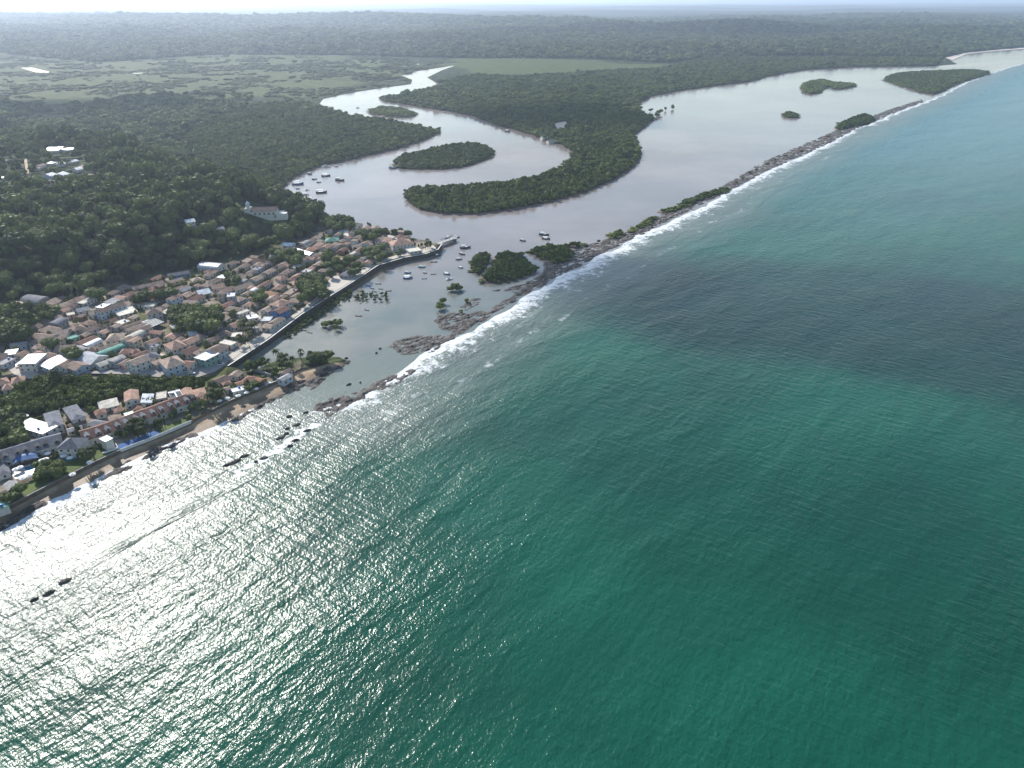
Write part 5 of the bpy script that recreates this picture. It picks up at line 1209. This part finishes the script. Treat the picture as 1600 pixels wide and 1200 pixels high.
for (px, py, R, Hh, k, d) in [(78, 539, 6.5, 8, 'tree', 'round tree in the village left part'), (108, 552, 5, 7, 'tree', 'left of two round trees by the long white roof'), (118, 555, 6, 8, 'tree', 'right of two round trees by the long white roof'),
        (150, 460, 9, 9, 'tree', 'wide tree at the hill foot'), (220, 466, 8, 9, 'tree', 'wide tree beside the pale blue long house'), (248, 464, 7, 10, 'tree', 'dark tree behind the grove'), (265, 460, 8, 9, 'tree', 'rounded dark tree behind the grove'),
        (112, 456, 4, 17, 'palm', 'tallest palm standing alone at the hill foot'), (279, 517, 5, 7, 'tree', 'dark tree beside the pergola'), (170, 508, 4, 8, 'palm', 'palm between the long red roofs'), (160, 509, 4, 7, 'palm', 'palm left between the long red roofs'),
        (85, 588, 4, 9, 'palm', 'palm at the edge of the mangrove strip'), (235, 630, 5, 6, 'tree', 'tree behind the resort ridge'), (190, 598, 5, 8, 'tree', 'round tree beside the shaded street')]:
    tree(px, py, R, Hh, k, desc=d)
def water_bush(px, py, R, Hh, desc):
    x, y = P(px, py, Hh*.4); o = thing('mangrove_bush', (x, y, -.1), random.uniform(0, 6), 'mangrove', desc, None, 'mangrove bushes standing in the water')
    q = obj('crown', random.choice(MANGC), o); q.scale = (R, R, Hh); q = obj('roots', TRUNK, o); q.scale = (R, R, Hh)
for px, py, R, Hh in ((712, 449, 5.5, 5), (705, 451, 4, 4), (718, 451, 4, 4), (509, 507, 4, 4), (525, 505, 5, 5), (524, 513, 3.5, 3.5), (517, 506, 3, 3), (687, 479, 5, 5), (691, 472, 4, 4), (721, 487, 2.5, 2), (1016, 173, 6, 6), (1040, 171, 5, 6), (1052, 168, 6, 9), (1030, 176, 9, 8), (1026, 180, 8, 7), (730, 470, 3, 3)):
    water_bush(px, py, R, Hh, 'rounded mangrove bush standing in open water')
for px, py in ((1160, 278), (1172, 270), (1182, 266), (1199, 256), (1211, 250), (1226, 244), (1241, 240), (1252, 236), (1150, 285), (905, 380), (935, 378)):
    water_bush(px, py, random.uniform(2.5, 4.5), random.uniform(2, 3), 'low shrub on the reef edge')
seed = PL([(505, 474), (540, 455), (590, 455), (612, 462), (612, 472), (575, 474), (530, 472)])
X, Y = jitter(seed, 5.0); k = rng.random(len(X)) < .62; X, Y = X[k], Y[k]
scatter_object('young_mangrove', 'mangrove', X, Y, np.full(len(X), -.1), rng.uniform(1.2, 2.8, len(X)), rng.uniform(1.2, 3, len(X)), 'scattered young mangroves in the shallows off the seawall', 'mangrove')
bankp = PL([(436, 524), (470, 500), (510, 474), (545, 455), (550, 462), (520, 482), (480, 510), (448, 530)])
X, Y = jitter(bankp, 2.6); k = rng.random(len(X)) < .8; X, Y = X[k], Y[k]
scatter_object('bank_scrub', 'shrub', X, Y, np.full(len(X), .1), rng.uniform(1.2, 2.4, len(X)), rng.uniform(1, 2.6, len(X)), 'green scrub growing at the foot of the seawall', 'scrub')
X, Y = jitter(TOWN, 7.0); k = (rng.random(len(X)) < .5) & (dist(TOWN, X, Y) > 5) & in_view(X, Y, 20)
for pol in KEEP[:5]: k &= ~inside(pol, X, Y)
X, Y = X[k], Y[k]; k = np.array([not any(in_fp(q, (a, b), .6) for q in FOOT if abs(q[0]-a) < 20 and abs(q[1]-b) < 20) for a, b in zip(X, Y)]); X, Y = X[k], Y[k]
scatter_object('garden_plants', 'wood', X, Y, height(X, Y)-.2, rng.uniform(1.2, 2.9, len(X)), rng.uniform(2.2, 5, len(X)), 'small garden trees and shrubs squeezed between the village houses', 'plants')
X, Y = jitter(RESORT, 6.0); k = (rng.random(len(X)) < .8) & (dist(RESORT, X, Y) > 3) & in_view(X, Y, 20) & (Y > 270)
for pol in (PL([(15, 752), (20, 728), (96, 712), (130, 704), (180, 690), (250, 664), (300, 648), (302, 660), (180, 708), (95, 748)], 5),): k &= ~(inside(pol, X, Y) & (rng.random(len(X)) < .85))
X, Y = X[k], Y[k]; k = np.array([not any(in_fp(q, (a, b), 1.0) for q in FOOT if abs(q[0]-a) < 20 and abs(q[1]-b) < 20) for a, b in zip(X, Y)]); X, Y = X[k], Y[k]
scatter_object('garden_plants', 'wood', X, Y, height(X, Y)-.2, rng.uniform(1.3, 3.2, len(X)), rng.uniform(2, 5, len(X)), 'small trees and shrubs filling the resort gardens above the beach', 'plants')
STRIP = PL([(-60, 650), (30, 603), (62, 588), (110, 593), (200, 588), (300, 592), (326, 598), (305, 606), (262, 611), (228, 612), (190, 614), (150, 628), (118, 630), (88, 640), (50, 645), (0, 655), (-60, 690)], 5)
X, Y = jitter(STRIP, 4.0); k = np.array([not any(in_fp(q, (a, b), 3.0) for q in FOOT if abs(q[0]-a) < 20 and abs(q[1]-b) < 20) for a, b in zip(X, Y)]); X, Y = X[k], Y[k]
scatter_object('thicket', 'shrub', X, Y, height(X, Y)-.2, rng.uniform(2.6, 4.6, len(X)), rng.uniform(4, 7, len(X)), 'bright green thicket strip between the village street and the resort', 'thicket')
# wooded hill: the nearest trees one by one, the rest as one wood
X, Y = jitter(HILL, 10.5)
ok = in_view(X, Y, 30) & np.array([not any(in_fp(q, (a, b), 5) for q in FOOT if abs(q[0]-a) < 40 and abs(q[1]-b) < 40) for a, b in zip(X, Y)])
ok &= ~((np.hypot(X-cx, Y-cy) < 27) | (np.hypot(X-cx*.965, Y-cy*.965) < 22))
for pol in [PL([(412, 346), (425, 340), (452, 334), (452, 345), (430, 350)], 38), PL([(238, 378), (250, 374), (262, 378), (252, 386)], 34)]: ok &= ~inside(pol, X, Y)
ok &= ~inside(INLAND_ROAD, X, Y)
settle = PL([(-20, 246), (145, 240), (145, 292), (-20, 296)], 30); ok &= ~(inside(settle, X, Y) & (rng.random(len(X)) < .6))
X, Y = X[ok], Y[ok]; Z = height(X, Y); sz = rng.lognormal(0, .27, len(X)); sz = np.where(inside(settle, X, Y), sz*.7, sz); Dm = np.hypot(X, Y)
order = np.argsort(Dm - 45*sz); near = order[:max(0, 300 - sum(1 for o in COL.objects if o.name.startswith('tree')))]
for i in near: tree(R=6.2*sz[i], Hh=9*sz[i]*random.uniform(.85, 1.2), at=(X[i], Y[i], Z[i]), label='round-crowned tree at the near foot of the wooded hill', group='trees at the foot of the wooded hill')
rest = np.setdiff1d(np.arange(len(X)), near)
pk = rng.random(len(rest)) < .09
scatter_object('hill_wood', 'wood', X[rest[~pk]], Y[rest[~pk]], Z[rest[~pk]]-.3, 6.9*sz[rest[~pk]], 8.2*sz[rest[~pk]]*rng.uniform(.8, 1.3, (~pk).sum()), 'dense dark wood covering the hill above the village', 'wood')
scatter_object('hill_palms', 'palm', X[rest[pk]], Y[rest[pk]], Z[rest[pk]]-.3, np.full(pk.sum(), 13.), rng.uniform(10, 15, pk.sum()), 'palms poking out of the wood on the hill', 'palm')
sheet('lawn', [(410, 348), (425, 340), (452, 335), (450, 344), (430, 350)], .2, 'lawn')

# ------------------------------------------------------------------ clouds whose shadows lie on sea and land, and the hazy air
def cloud(px, py, Lx, Ly, base_z, label, rz=0.0, gap=0):
    x, y = P(px, py); t = base_z/math.sin(SUN_EL)
    c = Vector((x, y, 0)) + SUN_DIR*t
    bm = bmesh.new(); bmesh.ops.create_icosphere(bm, subdivisions=4, radius=1.0)
    th = 110
    for v_ in bm.verts:
        p = v_.co; k = 1 + .35*(float(vnoise(p.x*3+px, p.y*3+p.z*2, 1.0))-.5) + .3*(float(vnoise(p.x*7+py, p.y*7+p.z*5, 1.0))-.5)
        v_.co = Vector((p.x*k*Lx/2, p.y*k*Ly/2, p.z*k*th*(1.0 if p.z > 0 else .35)))
    me = bpy.data.meshes.new('cloud'); bm.to_mesh(me); bm.free(); me.materials.append(MATS['cloud'])
    o = obj('cloud', me, None, c, rz); o['label'] = label; o['category'] = 'cloud'; return o
m = bpy.data.materials.new('cloud'); m.use_nodes = True; n = m.node_tree.nodes; n.remove(n['Principled BSDF'])
vs = n.new('ShaderNodeVolumePrincipled'); vs.inputs['Color'].default_value = (.98, .98, .99, 1); vs.inputs['Density'].default_value = 0.009; vs.inputs['Anisotropy'].default_value = .5
m.node_tree.links.new(vs.outputs[0], n['Material Output'].inputs['Volume']); MATS['cloud'] = m
cloud(1300, 468, 560, 225, 900, 'long flat cloud over the open sea', -.25)
cloud(1000, 435, 220, 110, 850, 'small cloud over the reef', -.3)
cloud(860, 180, 420, 330, 900, 'cloud over the neck of the mangrove peninsula', .1)
cloud(120, 165, 700, 260, 950, 'cloud over the inland marsh', .1)
cloud(1150, 58, 3600, 1300, 1000, 'broad cloud bank over the far forest', .1)
hz = MB().box(-69000, 69000, -3000, 89000, -3.0, 262.0).build('haze', None); hz.data.materials.clear()
m = bpy.data.materials.new('haze'); m.use_nodes = True; n = m.node_tree.nodes; n.remove(n['Principled BSDF'])
vp = n.new('ShaderNodeVolumePrincipled'); vp.inputs['Color'].default_value = (.66, .78, 1.0, 1); vp.inputs['Density'].default_value = 6.0e-5; vp.inputs['Anisotropy'].default_value = .52
m.node_tree.links.new(vp.outputs[0], n['Material Output'].inputs['Volume']); hz.data.materials.append(m)
stuff(hz, 'pale bluish haze veiling the far land', 'haze')

# ------------------------------------------------------------------ labels: what it is and which one, by the nearest landmark
LM = {'the pier': P(690, 381, 3), 'the sandy plaza': P(520, 447, 4), 'the dark grove': P(305, 498, 4), 'the seawall corner': P(358, 568, 4), 'the hilltop church': (cx, cy), 'the green barrel roof': P(173, 546, 4),
      'the long white metal roof': P(84, 565, 4), 'the striped shelter': P(238, 503, 4), 'the green hipped roof': P(519, 374, 4), 'the arched grey shed': P(55, 468, 4), 'the orange-tiled yellow house': P(487, 388, 4),
      'the cream-topped lean-to': P(196, 486, 4), 'the pale lane': P(384, 482, 4), 'the white gabled roof': P(317, 455, 4), 'the pale left square': P(35, 577, 4), 'the resort pool': P(47, 733, 5), 'the pyramid hall': P(112, 692, 5),
      'the spit tip': P(535, 563), 'the river islet': P(690, 245), 'the far river jetty': P(860, 215), 'the reef islets': P(800, 415), 'the salmon waterfront roof': P(626, 378, 4), 'the blue-walled corner house': P(438, 483, 4), 'the blue court': P(215, 688, 5), 'the tall inland house': P(95, 272, 30), 'the upper anchorage': P(470, 300), 'the tan hipped corner house': P(268, 564, 4), 'the blue-grey barrel hall': P(330, 415, 4), 'the solar-panelled house': P(275, 618, 5)}
def ordinal(k): return ['nearest', 'second nearest', 'third nearest', 'fourth nearest', 'fifth nearest', 'sixth nearest', 'seventh nearest', 'eighth nearest', 'ninth nearest', 'tenth nearest', 'eleventh nearest', 'twelfth nearest'][k] if k < 12 else '%dth nearest' % (k+1)
byk = {}
for o, d in THINGS:
    x, y = o.location.x, o.location.y
    lm = min(LM, key=lambda k: (LM[k][0]-x)**2+(LM[k][1]-y)**2); byk.setdefault((d, lm), []).append(((LM[lm][0]-x)**2+(LM[lm][1]-y)**2, o))
for (d, lm), lst in byk.items():
    lst.sort(key=lambda t: t[0])
    for k, (q, o) in enumerate(lst):
        o['label'] = '%s, %s' % (d, ('%s to %s' % (ordinal(k), lm)) if len(lst) > 1 else 'near '+lm)
        if len(o['label'].split()) > 16: print('LONG', o['label'])
        if 'group' not in o: o['group'] = {'tree': 'trees in and around the village', 'palm': 'palms in and around the village', 'house': 'houses of the village'}.get(o['category'], o['category']+'s')
for o in COL.objects:
    if o.name.split('.')[0] == 'house' and 'group' not in o: o['group'] = 'houses of the village'
